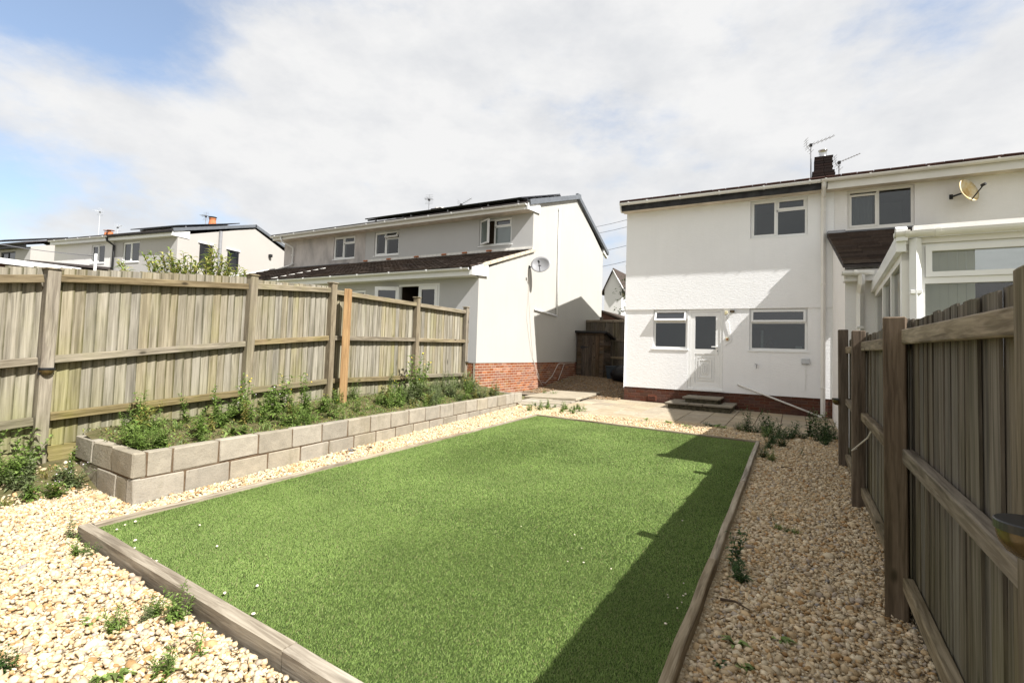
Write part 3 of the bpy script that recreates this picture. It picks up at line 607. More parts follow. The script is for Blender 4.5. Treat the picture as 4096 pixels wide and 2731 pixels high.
# ------------------------------------------------------------------ house building kit (local x along the facade, y into the house)
def holed_wall(m, x0, x1, z0, z1, y, holes, rev=.09):
    xs = sorted({x0,x1,*[h[0] for h in holes],*[h[1] for h in holes]}); zs = sorted({z0,z1,*[h[2] for h in holes],*[h[3] for h in holes]})
    xs = [x for x in xs if x0 <= x <= x1]; zs = [z for z in zs if z0 <= z <= z1]
    for i in range(len(xs)-1):
        for j in range(len(zs)-1):
            cx, cz = (xs[i]+xs[i+1])/2, (zs[j]+zs[j+1])/2
            if any(h[0] < cx < h[1] and h[2] < cz < h[3] for h in holes): continue
            m.add([(xs[i],y,zs[j]),(xs[i+1],y,zs[j]),(xs[i+1],y,zs[j+1]),(xs[i],y,zs[j+1])],[(0,1,2,3)])
    for a,b,c,d in holes:
        a_, b_, c_, d_ = max(a,x0), min(b,x1), max(c,z0), min(d,z1)
        if a_ >= b_ or c_ >= d_: continue
        r = y+rev
        m.add([(a_,y,c_),(a_,r,c_),(a_,r,d_),(a_,y,d_)],[(0,1,2,3)]); m.add([(b_,y,c_),(b_,y,d_),(b_,r,d_),(b_,r,c_)],[(0,1,2,3)])
        if c_ == c: m.add([(a_,y,c_),(b_,y,c_),(b_,r,c_),(a_,r,c_)],[(0,1,2,3)])
        if d_ == d: m.add([(a_,y,d_),(a_,r,d_),(b_,r,d_),(b_,y,d_)],[(0,1,2,3)])
def ring(m, x0, x1, z0, z1, y0, y1, w, F=None):
    # rectangular frame with mitred look, depth y0..y1
    def q(x,y,z): p = Vector((x,y,z)); return F @ p if F else p
    o = [(x0,z0),(x1,z0),(x1,z1),(x0,z1)]; i = [(x0+w,z0+w),(x1-w,z0+w),(x1-w,z1-w),(x0+w,z1-w)]
    V = [q(x,y0,z) for x,z in o]+[q(x,y0,z) for x,z in i]+[q(x,y1,z) for x,z in o]+[q(x,y1,z) for x,z in i]
    f = []
    for k in range(4):
        n = (k+1)%4; f += [(k,n,4+n,4+k),(4+k,4+n,12+n,12+k),(8+n,8+k,12+k,12+n),(n,k,8+k,8+n)]
    m.add(V, f)
def window(parent, T, x0, x1, z0, z1, y, cells, glass='glass', sill=True, frame='upvc', fw=.05, sw=.045, name='window', bars=(), room=False, curtains=()):
    """cells: (fx0,fx1,fz0,fz1,mode[,angle]) in fractions of the opening; mode fixed | sash | top (top-hung open) | left (side-hung open on its left edge)"""
    m = MB(T); ring(m, x0+.003, x1-.003, z0+.003, z1-.003, y+.02, y+.085, fw)
    X = lambda f: x0+fw*.6+(x1-x0-1.2*fw)*f; Z = lambda f: z0+fw*.6+(z1-z0-1.2*fw)*f
    for b in bars:
        v_, h_ = (.026 if b[4] == 'v' else 0), (.026 if b[4] == 'h' else 0)
        m.box(X(b[0])-v_, X(b[1])+v_, y+.024, y+.08, Z(b[2])-h_, Z(b[3])+h_)
    w = m.build(name, MT[frame], parent)
    if sill:
        m = MB(T); m.hexa([(x0-.035,y-.045,z0-.035),(x1+.035,y-.045,z0-.035),(x1+.035,y+.03,z0-.035),(x0-.035,y+.03,z0-.035)],[(x0-.035,y-.045,z0-.006),(x1+.035,y-.045,z0-.006),(x1+.035,y+.03,z0+.006),(x0-.035,y+.03,z0+.006)]); m.build('sill', MT[frame], w)
    if room:
        m = MB(T); m.box(x0+.02,x1-.02,y+.10,y+1.3,z0+.02,z1-.02); m.f = [f[::-1] for k,f in enumerate(m.f) if k != 2]; m.m = m.m[:5]; m.build('room', MT['room'], w)
        for (ca,cb) in curtains:
            m = MB(T); n_ = max(2,int((cb-ca)*(x1-x0)/.035)); P = [(x0+(x1-x0)*(ca+(cb-ca)*q/n_), y+.14+.018*(q%2)) for q in range(n_+1)]
            for q in range(n_): m.add([(P[q][0],P[q][1],z0+.03),(P[q+1][0],P[q+1][1],z0+.03),(P[q+1][0],P[q+1][1],z1-.03),(P[q][0],P[q][1],z1-.03)],[(0,1,2,3)])
            m.build('curtain', MT['curtain'], w)
    for c in cells:
        a, b, lo, hi = X(c[0])+.008, X(c[1])-.008, Z(c[2])+.008, Z(c[3])-.008; mode = c[4]; g = c[6] if len(c) > 6 else glass
        F = None
        if mode in ('top','left'):
            ang = c[5]
            if mode == 'top': piv = Vector((0,y+.012,hi)); F = Matrix.Translation(piv) @ Matrix.Rotation(-ang,4,'X') @ Matrix.Translation(-piv)
            else: piv = Vector((a,y+.012,0)); F = Matrix.Translation(piv) @ Matrix.Rotation(-ang,4,'Z') @ Matrix.Translation(-piv)
        iw = .012
        if mode != 'fixed':
            m = MB(T); ring(m, a, b, lo, hi, y-.012 if F else y+.008, y+.05 if F else y+.06, sw, F); m.build('sash', MT[frame], w); iw = sw-.004
        m = MB(T); yy = y+.012 if F else y+.036
        P = [Vector(p) for p in [(a+iw,yy,lo+iw),(b-iw,yy,lo+iw),(b-iw,yy,hi-iw),(a+iw,yy,hi-iw)]]; Q = [p+Vector((0,.02,0)) for p in P]
        if F: P = [F@p for p in P]; Q = [F@p for p in Q]
        m.hexa([P[0],P[1],Q[1],Q[0]],[P[3],P[2],Q[2],Q[3]]); m.build('pane', MT[g], w)
        if mode in ('top','left'):   # dark gap behind the open sash
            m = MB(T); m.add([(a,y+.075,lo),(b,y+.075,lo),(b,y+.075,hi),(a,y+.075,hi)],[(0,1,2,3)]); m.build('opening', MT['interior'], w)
    return w
CASE = [(0,.47,0,1,'sash'),(.47,1,.70,1,'sash'),(.47,1,0,.70,'fixed')]; CASEB = [(.47,.47,0,1,'v'),(.47,1,.70,.70,'h')]
def gutter(parent, T, x0, x1, y, z, mat='upvc', brs=None, r=.056):
    m = MB(T); n = 8; prof = [(y-r*math.cos(math.pi*k/n), z-r*math.sin(math.pi*k/n)) for k in range(n+1)]; inn = [(y-(r-.006)*math.cos(math.pi*k/n), z-(r-.006)*math.sin(math.pi*k/n)) for k in range(n+1)]
    poly = prof+inn[::-1]; m.prism([(x0,a,b) for a,b in poly],(x1-x0,0,0))
    for xx in (x0,x1-.006): m.prism([(xx,a,b) for a,b in prof],(.006,0,0))
    g = m.build('gutter', MT[mat], parent)
    for xb in (brs if brs is not None else list(np.arange(x0+.35,x1,1.0))):
        m = MB(T); pr = [(y-(r+.007)*math.cos(math.pi*k/n), z-(r+.007)*math.sin(math.pi*k/n)) for k in range(n+1)]+[(y+r+.007,z+.012),(y-r-.007,z+.012)]; m.prism([(xb-.018,a,b) for a,b in pr],(.036,0,0)); m.build('gutter_bracket', MT[mat], g)
    return g
def pipe(parent, pts, r, mat, name='downpipe', sq=False, brackets=()):
    m = MB(); m.tube(pts, r*(1.41 if sq else 1), 4 if sq else 10); o = m.build(name, MT[mat], parent, smooth=not sq)
    for b in brackets: mm = MB(); x,y,z = b; mm.cbox(x-r-.012,x+r+.012,y-r-.012,y+r+.02,z-.018,z+.018,.003); mm.build('pipe_bracket', MT[mat], o)
    return o
def bricks(parent, T, runs, mat, mortar, bl_=.215, bh=.065, gap=.010, proud=.004, zfun=None):
    """runs: (axis 'x'|'y', fixed coord, a0, a1, z0, z1, outward sign) bricks as separate objects on a mortar backing"""
    pl = MB(T)
    for ax,fc,a0,a1,z0,z1,sg in runs:
        d = .06
        if ax == 'x': pl.box(a0,a1,min(fc,fc+d),max(fc,fc+d),z0,z1) if sg < 0 else pl.box(a0,a1,fc-d,fc,z0,z1)
        else: pl.box(min(fc,fc-sg*d),max(fc,fc-sg*d),a0,a1,z0,z1)
    pb = pl.build('plinth', MT[mortar], parent)
    cache = {}
    for ax,fc,a0,a1,z0,z1,sg in runs:
        r_ = 0; z = z1-bh-.004
        while z > z0-bh*.9:
            a = a0-(bl_/2+.005 if r_%2 else 0)
            while a < a1-.03:
                s0 = max(a,a0); s1 = min(a+bl_,a1)
                mid = (s0+s1)/2
                if s1-s0 > .04 and (zfun is None or z+bh*.6 > zfun(mid)):
                    L = round(s1-s0,3); k = (ax,L)
                    if k not in cache:
                        mm = MB(); mm.cbox(-L/2,L/2,-.03,proud,0,bh,.004) ; cache[k] = mm.mesh('brick', MT[mat])
                    if ax == 'x': lp = Vector((mid,fc+(0 if sg<0 else 0),z)); rz = math.pi if sg < 0 else 0
                    else: lp = Vector((fc,mid,z)); rz = -math.pi/2 if sg > 0 else math.pi/2
                    wp_ = T @ lp if T else lp; tr = math.atan2(T[1][0],T[0][0]) if T else 0
                    inst('brick', cache[k], pb, wp_, (0,0,rz+tr))
                a += bl_+gap
            z -= bh+gap; r_ += 1
    return pb
def tile_roof(parent, T, x0, x1, y0, z0, y1, z1, mat, tw=.30, gauge=.32, name='roof', lx=None, thick=.042, board=True):
    """rectangular slope from eave (y0,z0) up to (y1,z1): every tile an object"""
    L = math.hypot(y1-y0,z1-z0); a = math.atan2(z1-z0,y1-y0); m = MB(T)
    nrm = Vector((0,-math.sin(a),math.cos(a))); up = Vector((0,math.cos(a),math.sin(a))); o0 = Vector((0,y0,z0))
    P = [Vector((x0,0,0))+o0-nrm*.05, Vector((x1,0,0))+o0-nrm*.05, Vector((x1,0,0))+o0+up*L-nrm*.05, Vector((x0,0,0))+o0+up*L-nrm*.05]
    m.hexa(P,[p+nrm*.045 for p in P]); rf_ = m.build(name, MT['tile_dark'], parent)
    tm = MB(); g = gauge+.05
    # pan tile section: shallow roll so the row reads as ribs
    w = (x1-x0)/int((x1-x0)/tw)-.0005; prof = [(-w/2,.0),(-w/4,.005),(0,.001),(w/4,.005),(w/2,.0)]
    V = [(x,0,z+thick) for x,z in prof]+[(x,g,z) for x,z in prof]+[(x,0,z-.004) for x,z in prof]
    tm.add(V,[(i,i+1,6+i,5+i) for i in range(4)]+[(10+i,11+i,1+i,i) for i in range(4)]+[(0,5,10),(4,14,9)]); tme = tm.mesh('roof_tile', MT[mat])
    tr = math.atan2(T[1][0],T[0][0]) if T else 0; n = int(math.ceil(L/gauge)); nc = int((x1-x0)/tw)
    stp = (x1-x0)/nc
    for r_ in range(n):
        for c in range(nc):
            q = o0+up*(r_*gauge)+nrm*.012+Vector((x0+stp*(c+.5),0,0)); q.z += random.uniform(-.003,.003)
            if r_*gauge+g > L+.05: q = o0+up*(L-g+.04)+nrm*.014+Vector((x0+stp*(c+.5),0,0))
            inst('roof_tile', tme, rf_, T@q if T else q, (a+random.uniform(-.004,.004),random.uniform(-.006,.006),tr))
    return rf_
def slope_slab(m, x0, x1, y0, z0, y1, z1, t=.06):
    m.hexa([(x0,y0,z0-t),(x1,y0,z0-t),(x1,y1,z1-t),(x0,y1,z1-t)],[(x0,y0,z0),(x1,y0,z0),(x1,y1,z1),(x0,y1,z1)])
I4 = Matrix.Identity(4)
def dish(name, label, mount, center, normal, rx_, ry_, mat, arm=.35, parent=None, lnb='black'):
    t = thing(name, label, 'satellite dish', mount); c = Vector(center); n = Vector(normal).normalized(); side = n.cross(Vector((0,0,1))).normalized(); up = side.cross(n)
    m = MB(); V=[]; F=[]; K=20; rows=5
    for back in (0,.012):
        for i in range(rows+1):
            rr = i/rows
            for k in range(K): a = 2*math.pi*k/K; V.append(c+side*(rx_*rr*math.cos(a))+up*(ry_*rr*math.sin(a))+n*(.09*rr*rr-.05-back))
    for b in (0,1):
        o_ = b*(rows+1)*K
        for i in range(rows):
            for k in range(K): q = (o_+i*K+k,o_+i*K+(k+1)%K,o_+(i+1)*K+(k+1)%K,o_+(i+1)*K+k); F.append(q if b == 0 else q[::-1])
    o_ = (rows+1)*K
    for k in range(K): F.append((rows*K+k,rows*K+(k+1)%K,o_+rows*K+(k+1)%K,o_+rows*K+k))
    m.add(V,F); m.build('reflector', MT[mat], t, True)
    m = MB(); a = c-up*ry_*.9-n*.0; b = c+n*arm-up*ry_*.15; m.tube([a,b],.012,6); m.build('arm', MT['black'], t)
    m = MB(); m.tube([b-n*.05,b+n*.03],.03,8); m.build('receiver', MT['black'], t)
    m = MB(); m.tube([Vector(mount),c-n*.06],.02,8); m.cbox(mount[0]-.03,mount[0]+.03,mount[1]-.015,mount[1]+.02,mount[2]-.05,mount[2]+.05,.004); m.build('bracket', MT['black'], t)
    return t
def aerial(label, base, top_z, boom, elems=8, spread=.35, pole_r=.017, mat='alu'):
    t = thing('tv_aerial', label, 'aerial', base); b = Vector(base); tp = Vector((b.x,b.y,top_z)); m = MB(); m.tube([b,tp],pole_r,8); m.build('mast', MT[mat], t)
    boom = Vector(boom); s = tp-boom*.15; e = tp+boom*.85; m = MB(); m.tube([s,e],.010,6); m.build('boom', MT[mat], t)
    d = boom.normalized(); sd = d.cross(Vector((0,0,1))).normalized()
    for k in range(elems): q = s+(e-s)*((k+.3)/elems); m = MB(); m.tube([q-sd*spread*(.5-.02*k),q+sd*spread*(.5-.02*k)],.005,5); m.build('element', MT[mat], t)
    up = d.cross(sd)
    for sg in (-1,1):
        for k in range(3): m = MB(); q = s+d*(.03*k)+up*sg*(.06+.07*k); m.tube([q-sd*.17,q+sd*.17],.005,5); m.build('reflector_rod', MT[mat], t)
        m = MB(); m.tube([s,s+d*.06+up*sg*.22],.006,5); m.build('reflector_arm', MT[mat], t)
    m = MB(); m.cbox(tp.x-.04,tp.x+.04,tp.y-.04,tp.y+.04,tp.z-.05,tp.z+.03,.006); m.build('clamp', MT['black'], t)
    return t

# ------------------------------------------------------------------ white house (semi-detached, our half)
YH = 13.74; T0 = I4
wh = thing('white_house', 'bright white rendered house with half glazed back door and brick plinth', 'house', (-1.65,YH,.15))
H_sw = (-3.32,-2.435,1.605,2.640); H_dr = (-2.425,-1.57,.575,2.640); H_kw = (-.965,.275,1.618,2.640); H_uw = (-.965,.268,4.39,5.28)
H_uw = (-.965,.268,4.39,5.335)
m = MB(); holed_wall(m,-4.10,.80,2.647,5.36,YH-.022,[H_uw],.11)
m.add([(-4.10,YH-.022,2.647),(.80,YH-.022,2.647),(.80,YH+.1,2.647),(-4.10,YH+.1,2.647)],[(0,3,2,1)])
holed_wall(m,-4.11,.80,.535,2.647,YH+.004,[H_sw,H_dr,H_kw],.10)
m.add([(-4.11,YH+.004,.535),(.80,YH+.004,.535),(.80,YH+.1,.535),(-4.11,YH+.1,.535)],[(0,1,2,3)])
# gable side and rear
RID = 17.2; RZ = 6.62; E0 = 5.555
m.add([(-4.10,YH-.022,.5),(-4.10,20.5,.5),(-4.10,20.5,5.36),(-4.10,RID,RZ-.1),(-4.10,YH-.022,5.50)],[(0,4,3,2,1)]); m.add([(-4.10,20.5,.2),(.80,20.5,.2),(.80,20.5,5.4),(-4.10,20.5,5.4)],[(0,3,2,1)])
m.build('wall', MT['white_render'], wh)
def gwh(x): return g1(x,YH-.1)
bricks(wh, None, [('x',YH+.018,-4.10,.80,.06,.533,-1)], 'brick_brown','mortar_dark', zfun=gwh)
m = MB(); slope_slab(m,-4.20,.60,YH-.42,E0+.03,RID,RZ+.02); slope_slab(m,-4.20,.60,20.95,5.55,RID,RZ+.02); rf1 = m.build('roof', MT['tile_red'], wh)
m = MB()
for k in range(16): x = -4.2+k*.3; m.cbox(x+.004,x+.296,YH-.44,YH-.22,E0+.032,E0+.058,.004,.003)
m.build('eave_tiles', MT['tile_red'], wh)
m = MB(); m.box(-4.17,.52,YH-.32,YH-.295,5.345,5.56); m.build('fascia', MT['fascia_black'], wh)
m = MB(); m.box(-4.17,.80,YH-.295,YH-.0,5.345,5.359); m.build('soffit', MT['soffit'], wh)
m = MB(); m.prism([(-4.20,YH-.40,5.44),(-4.20,YH-.40,5.555),(-4.20,YH+.0,5.66),(-4.20,YH+.0,5.37),(-4.20,YH-.29,5.32)],(.03,0,0)); m.build('barge_board', MT['upvc'], wh)
gutter(wh, None, -4.20, .52, YH-.385, 5.55, brs=[-3.95,-3.45,-2.6,-1.65,-.65,.3], r=.062)
pipe(wh, [(.585,YH-.385,5.55),(.585,YH-.36,5.42),(.585,YH-.10,5.22),(.585,YH-.075,5.0),(.585,YH-.06,.13)], .034, 'upvc_old', sq=True, brackets=[(.585,YH-.06,4.9),(.585,YH-.06,3.2),(.585,YH-.06,.78)])
window(wh, None, *H_uw, YH+.02, CASE, bars=CASEB, room=True, glass='clear_dim', curtains=[(.0,.10)])
window(wh, None, *H_sw, YH+.03, [(0,1,.70,1,'top',R(24)),(0,1,0,.70,'fixed',0,'clear_dim')], bars=[(0,1,.70,.70,'h')])
window(wh, None, *H_kw, YH+.03, [(0,1,.68,1,'top',R(7),'glass'),(0,1,0,.68,'fixed',0,'clear_dim')], bars=[(0,1,.68,.68,'h')])
# kitchen behind the glass
m = MB(); m.box(-4.0,.7,YH+.14,YH+3.0,.5,2.63); m.f = [f[::-1] for k,f in enumerate(m.f) if k != 2]; m.m = m.m[:5]; m.build('kitchen_room', MT['room'], wh)
kt = thing('kitchen_clutter','pale bottle and small box standing inside the right kitchen window','household items',(-.5,YH+.2,1.64)); m = MB(); m.cbox(-.72,-.66,YH+.16,YH+.20,1.64,2.12,.01); m.build('white_holder',MT['upvc'],kt); m = MB(); m.lathe((-.52,YH+.26,1.64),[(.09,0),(.11,.10),(.07,.20),(.05,.24),(0,.24)],14); m.build('brown_vase',MT['brick_brown'],kt); m = MB(); m.cbox(.03,.17,YH+.115,YH+.13,1.67,1.74,.004); m.build('socket_plate',MT['upvc'],kt)
# back door
x0,x1,z0,z1 = H_dr; m = MB(); ring(m,x0+.004,x1-.004,z0,z1-.004,YH+.015,YH+.09,.065); m.box(x0-.01,x1+.01,YH-.05,YH+.09,z0-.03,z0+.012); dr = m.build('door', MT['upvc'], wh)
a,b,lo,hi = x0+.072,x1-.072,z0+.05,z1-.072
m = MB(); ring(m,a,b,lo,hi,YH+.028,YH+.075,.105); m.box(a+.1,b-.1,YH+.030,YH+.074,lo+.86,lo+.99); m.build('leaf', MT['upvc'], dr)
m = MB(); m.box(a+.1,b-.1,YH+.05,YH+.06,lo+.1,lo+.87)
for k,(i_,yy) in enumerate([(.14,.044),(.20,.036),(.27,.044),(.31,.036)]): ring(m,a+i_,b-i_,lo+.02+i_*1.15,lo+.95-i_*1.15,YH+yy-.01,YH+.055,.028)
m.build('panel', MT['upvc'], dr)
m = MB(); m.box(a+.1,b-.1,YH+.048,YH+.06,lo+.985,hi-.1); m.build('pane', MT['clear_dim'], dr)
m = MB(); m.cbox(b-.075,b-.04,YH+.012,YH+.03,lo+.86,lo+1.09,.004); m.cbox(b-.20,b-.045,YH-.03,YH-.008,lo+1.04,lo+1.065,.005); m.cbox(b-.068,b-.048,YH-.03,YH+.02,lo+1.035,lo+1.07,.004); m.build('handle', MT['upvc'], dr)
m = MB(); m.cbox(b-.066,b-.052,YH+.008,YH+.014,lo+.93,lo+.965,.002); m.build('keyhole', MT['black'], dr)
# air brick
m = MB(); m.box(-3.43,-3.215,YH+.0,YH+.03,.205,.335); ab = m.build('air_brick', MT['vent_brick'], wh)
m = MB(); [m.box(-3.42,-3.225,YH-.004,YH-.001,.222+k*.022,.231+k*.022) for k in range(5)]; m.build('vent_slots', MT['black'], ab)
# chimney
ch = MB(); ch.box(.49,.95,16.95,17.5,6.2,7.06); ch.box(.44,1.0,16.9,17.55,6.2,6.92); chm = ch.build('chimney', MT['brick_dark'], wh)
cb = MB(); cb.cbox(-.1075,.1075,-.05,.008,0,.065,.004); cme = cb.mesh('brick', MT['brick_dark'])
for (xa,xb,yf,za,zb) in [(.44,1.0,16.9,6.55,6.92),(.49,.95,16.95,6.925,7.36)]:
    z = za; r_ = 0
    while z+.065 < zb+.02:
        n = int(round((xb-xa)/.225)); w = (xb-xa)/n
        for i in range(n): inst('brick', cme, chm, (xa+w*(i+.5)+(.02 if r_%2 else -.0),yf,z),(0,0,math.pi),((w-.01)/.215,1,1))
        z += .075; r_ += 1
m = MB(); m.box(.50,.94,16.96,17.48,7.05,7.37); m.build('chimney_top', MT['brick_dark'], chm)
m = MB(); m.lathe((.72,17.2,7.36),[(.115,0),(.12,.03),(.10,.05),(.105,.22),(.125,.24),(.125,.26),(.10,.262)],20); m.build('flue_cowl', MT['steel'], wh, True)

# small fittings on the white house wall: things that hang there
def fitting(name,label,cat,parts,loc):
    t = thing(name,label,cat,loc)
    for nm,mb,mt in parts: mb.build(nm,MT[mt],t)
    return t
m1 = MB(); m1.cbox(.15,.325,YH-.06,YH+.004,1.32,1.45,.012); m2 = MB(); m2.tube([(.235,YH-.012,1.32),(.235,YH-.012,1.0),(.228,YH-.012,.70)],.009,6)
fitting('junction_box','pale grey plastic box with conduit under the right kitchen window','utility box',[('box',m1,'greybox'),('conduit',m2,'upvc')],(.235,YH,1.32))
m1 = MB(); m1.cbox(-1.535,-1.465,YH-.05,YH+.004,2.50,2.59,.01); fitting('alarm_box','small yellowed sensor box above the door switch','sensor',[('case',m1,'yellowed')],(-1.5,YH,2.5))
m1 = MB(); m1.cbox(-1.41,-1.30,YH-.07,YH-.03,2.545,2.605,.006); m1.box(-1.37,-1.34,YH-.03,YH+.004,2.56,2.59); m2 = MB(); m2.box(-1.40,-1.31,YH-.072,YH-.069,2.553,2.597); fitting('floodlight','small dark floodlight high beside the back door','floodlight',[('case',m1,'black'),('lens',m2,'brass')],(-1.35,YH,2.55))
m1 = MB(); m1.cbox(-1.51,-1.43,YH-.03,YH+.004,1.84,1.92,.006); m2 = MB(); m2.cbox(-1.485,-1.455,YH-.04,YH-.028,1.855,1.90,.004); fitting('wall_switch','weatherproof switch with red rocker beside the back door','switch',[('case',m1,'yellowed'),('rocker',m2,'red')],(-1.47,YH,1.84))
m = MB(); m.tube([(-1.5,YH-.012,2.50),(-1.50,YH-.012,2.42),(-1.44,YH-.02,2.30),(-1.40,YH-.012,2.0),(-1.37,YH-.012,1.86),(-1.42,YH-.014,1.80),(-1.53,YH-.012,1.72)],.008,6); m.tube([(-1.33,YH-.02,2.55),(-1.37,YH-.015,2.5),(-1.47,YH-.012,2.46)],.006,6); tag(m.build('wall_cable',MT['upvc']),'white cable looping down the wall beside the back door','cable')
m = MB(); m.tube([(-.80,YH,1.25),(-.80,YH-.07,1.25)],.012,8); m.tube([(-.80,YH-.07,1.262),(-.79,YH-.085,1.20),(-.785,YH-.085,1.18)],.013,8); m.tube([(-.84,YH-.06,1.29),(-.77,YH-.06,1.265)],.008,6); tag(m.build('garden_tap',MT['alu']),'small metal garden tap on the white wall between door and window','tap')
m = MB(); m.tube([(-1.20,YH-.035,.755),(-.55,YH-.04,.52),(.50,YH-.13,.145)],.021,10); m.tube([(.49,YH-.128,.15),(.535,YH-.13,.125),(.55,YH-.13,.10)],.023,10); m.tube([(-1.21,YH+.01,.76),(-1.19,YH-.035,.752)],.022,10); tag(m.build('waste_pipe',MT['upvc_old'],smooth=True),'white waste pipe sloping down across the brick plinth to the drain','pipe')

# steps below the door
st = thing('back_steps','two mossy stone steps with grey paving treads below the back door','steps',(-1.97,13.1,.13))
m = MB(); m.cbox(-2.66,-1.27,12.56,13.74,.02,.262,.015,.006); m.cbox(-2.32,-1.59,12.93,13.74,.26,.392,.012,.006); m.build('rubble_base', MT['moss_stone'], st)
for xa,xb in [(-2.72,-2.20),(-2.19,-1.86),(-1.85,-1.22)]: m = MB(); m.cbox(xa,xb-.004,12.50,12.95 if xa>-2.7 else 13.70,.258,.298,.006,.003); m.build('tread', MT['step'], st)
for xa,xb in [(-2.38,-1.97),(-1.965,-1.53)]: m = MB(); m.cbox(xa,xb,12.87,13.73,.39,.428,.006,.003); m.build('tread', MT['step'], st)
m = MB(); m.cbox(-1.52,-1.222,12.96,13.70,.258,.298,.006,.003); m.build('tread', MT['step'], st)

# ------------------------------------------------------------------ neighbouring half of the pair, its extension and conservatory
nh = thing('off_white_house','off white rendered house with two pane upstairs window and tiled lean-to','house',(3.2,YH,.15))
H_nw = (1.055,2.285,4.44,5.335)
m = MB(); holed_wall(m,.801,9.0,.1,5.36,YH-.012,[H_nw],.11); m.add([(.80,20.5,.2),(9,20.5,.2),(9,20.5,5.4),(.80,20.5,5.4)],[(0,3,2,1)]); m.add([(9,YH,.1),(9,20.5,.1),(9,20.5,5.4),(9,RID,RZ-.1),(9,YH,5.4)],[(0,1,2,3,4)]); m.build('wall', MT['cream_render'], nh)
m = MB(); slope_slab(m,.602,9.2,YH-.42,E0+.035,RID,RZ+.025); slope_slab(m,.602,9.2,20.95,5.55,RID,RZ+.025); m.build('roof', MT['tile_red'], nh)
m = MB()
for k in range(28): x = .61+k*.3; m.cbox(x+.004,x+.296,YH-.44,YH-.22,E0+.037,E0+.063,.004,.003)
m.build('eave_tiles', MT['tile_red'], nh)
m = MB(); m.box(.655,9.1,YH-.32,YH-.295,5.335,5.565); m.build('fascia', MT['upvc_old'], nh); m = MB(); m.box(.802,9.1,YH-.295,YH,5.346,5.3595); m.build('soffit', MT['soffit'], nh)
gutter(nh, None, .525, 9.1, YH-.385, 5.555, 'upvc_old', brs=[.62,1.45,2.45,3.55,4.6], r=.062)
w_ = window(nh, None, *H_nw, YH+.02, [(0,.47,0,.93,'sash'),(.47,1,0,1,'fixed')], bars=[(.47,.47,0,1,'v')], frame='upvc_old', fw=.055, room=True, glass='clear_dim', curtains=[(.02,.40)])
m = MB(); v = pY(3200+1527*.523,500+360*.523,YH); m.box(v.x-.08,v.x+.08,YH-.03,YH-.012,v.z-.07,v.z+.07); [m.box(v.x-.075,v.x+.075,YH-.042,YH-.03,v.z-.05+k*.045,v.z-.03+k*.045) for k in range(3)]; m.build('wall_vent', MT['upvc_old'], nh)
# extension: side along x from .775 (at house) to .71 (front)
YE = 9.6; XE0, XE1 = .775, .71; XC1 = 1.097
m = MB(); 
m.add([(XE1,YE,.0),(XE1,YE,2.98),(XE0,YH-.03,4.22),(XE0,YH-.03,.0)],[(0,1,2,3)]); m.add([(XE1,YE,0),(5.5,YE,0),(5.5,YE,2.98),(XE1,YE,2.98)],[(0,1,2,3)]); m.build('extension_wall', MT['cream_render'], nh)
m = MB(); m.add([(.70,YE+.05,2.96),(.70,YE-.25,2.80),(.70,YE-.25,2.70),(.70,YE+.3,2.72)],[(0,1,2,3)]); m.box(.68,1.9,YE-.22,YE-.20,2.68,2.84); m.box(.68,1.9,YE-.22,YE-.001,2.665,2.68); m.build('extension_fascia', MT['upvc_old'], nh)
tile_roof(nh, None, .66, 2.75, YE-.33, 2.91, YH-.03, 4.33, 'tile_brown', tw=.30, gauge=.25, name='extension_roof', thick=.05)
m = MB(); m.box(.66,2.75,YH-.06,YH-.014,4.33,4.40); m.box(.66,1.0,YH-.30,YH-.03,4.315,4.375); m.build('flashing', MT['lead'], nh)
gutter(nh, None, .64, 1.06, YE-.30, 2.80, 'upvc_old', brs=[.82], r=.06)
pipe(nh, [(.90,YE-.30,2.76),(.90,YE-.26,2.62),(.90,YE-.07,2.50),(.90,YE-.05,2.38),(.90,YE-.05,.1)], .034, 'upvc_old', sq=True, brackets=[(.90,YE-.05,1.95)])
# rusty dish and aerials
dc = pY(3200+1280*.523,500+505*.523,YH-.30); dish('satellite_dish','rust stained cream satellite dish seen edge on above the conservatory',(dc.x-.20,YH-.02,dc.z-.02),dc,(.66,-.70,.27),.25,.25,'rust',.30)
aerial('tall wideband television aerial on a mast left of the dark chimney',(.415,17.25,6.55),7.86,(.72,.25,.30),7,.42)
aerial('small television aerial just right of the dark chimney',(1.13,17.25,6.55),7.22,(.62,.18,.27),9,.26)

# conservatory
cv = thing('conservatory','white framed conservatory with cream vertical blinds behind the shaded fence','conservatory',(2.6,7.9,.1))
YC = 6.18; XCf = .925; ZT = 2.62
sd = (Vector((XC1,YE,0))-Vector((XCf,YC,0))).normalized(); sn = Vector((-sd.y,sd.x,0))   # points to -x side
def S(t,z,off=0): p = Vector((XCf,YC,0))+sd*t+sn*off; return Vector((p.x,p.y,z))
LS = (Vector((XC1,YE,0))-Vector((XCf,YC,0))).length
XR = 5.2
m = MB(); m.hexa([S(0,.0,0),S(0,.0,-.2),S(LS,0,-.2),S(LS,0,0)],[S(0,.62,0),S(0,.62,-.2),S(LS,.62,-.2),S(LS,.62,0)]); m.box(XCf+.21,XR,YC,YC+.2,0,.62); m.build('dwarf_wall', MT['brick_brown'], cv)
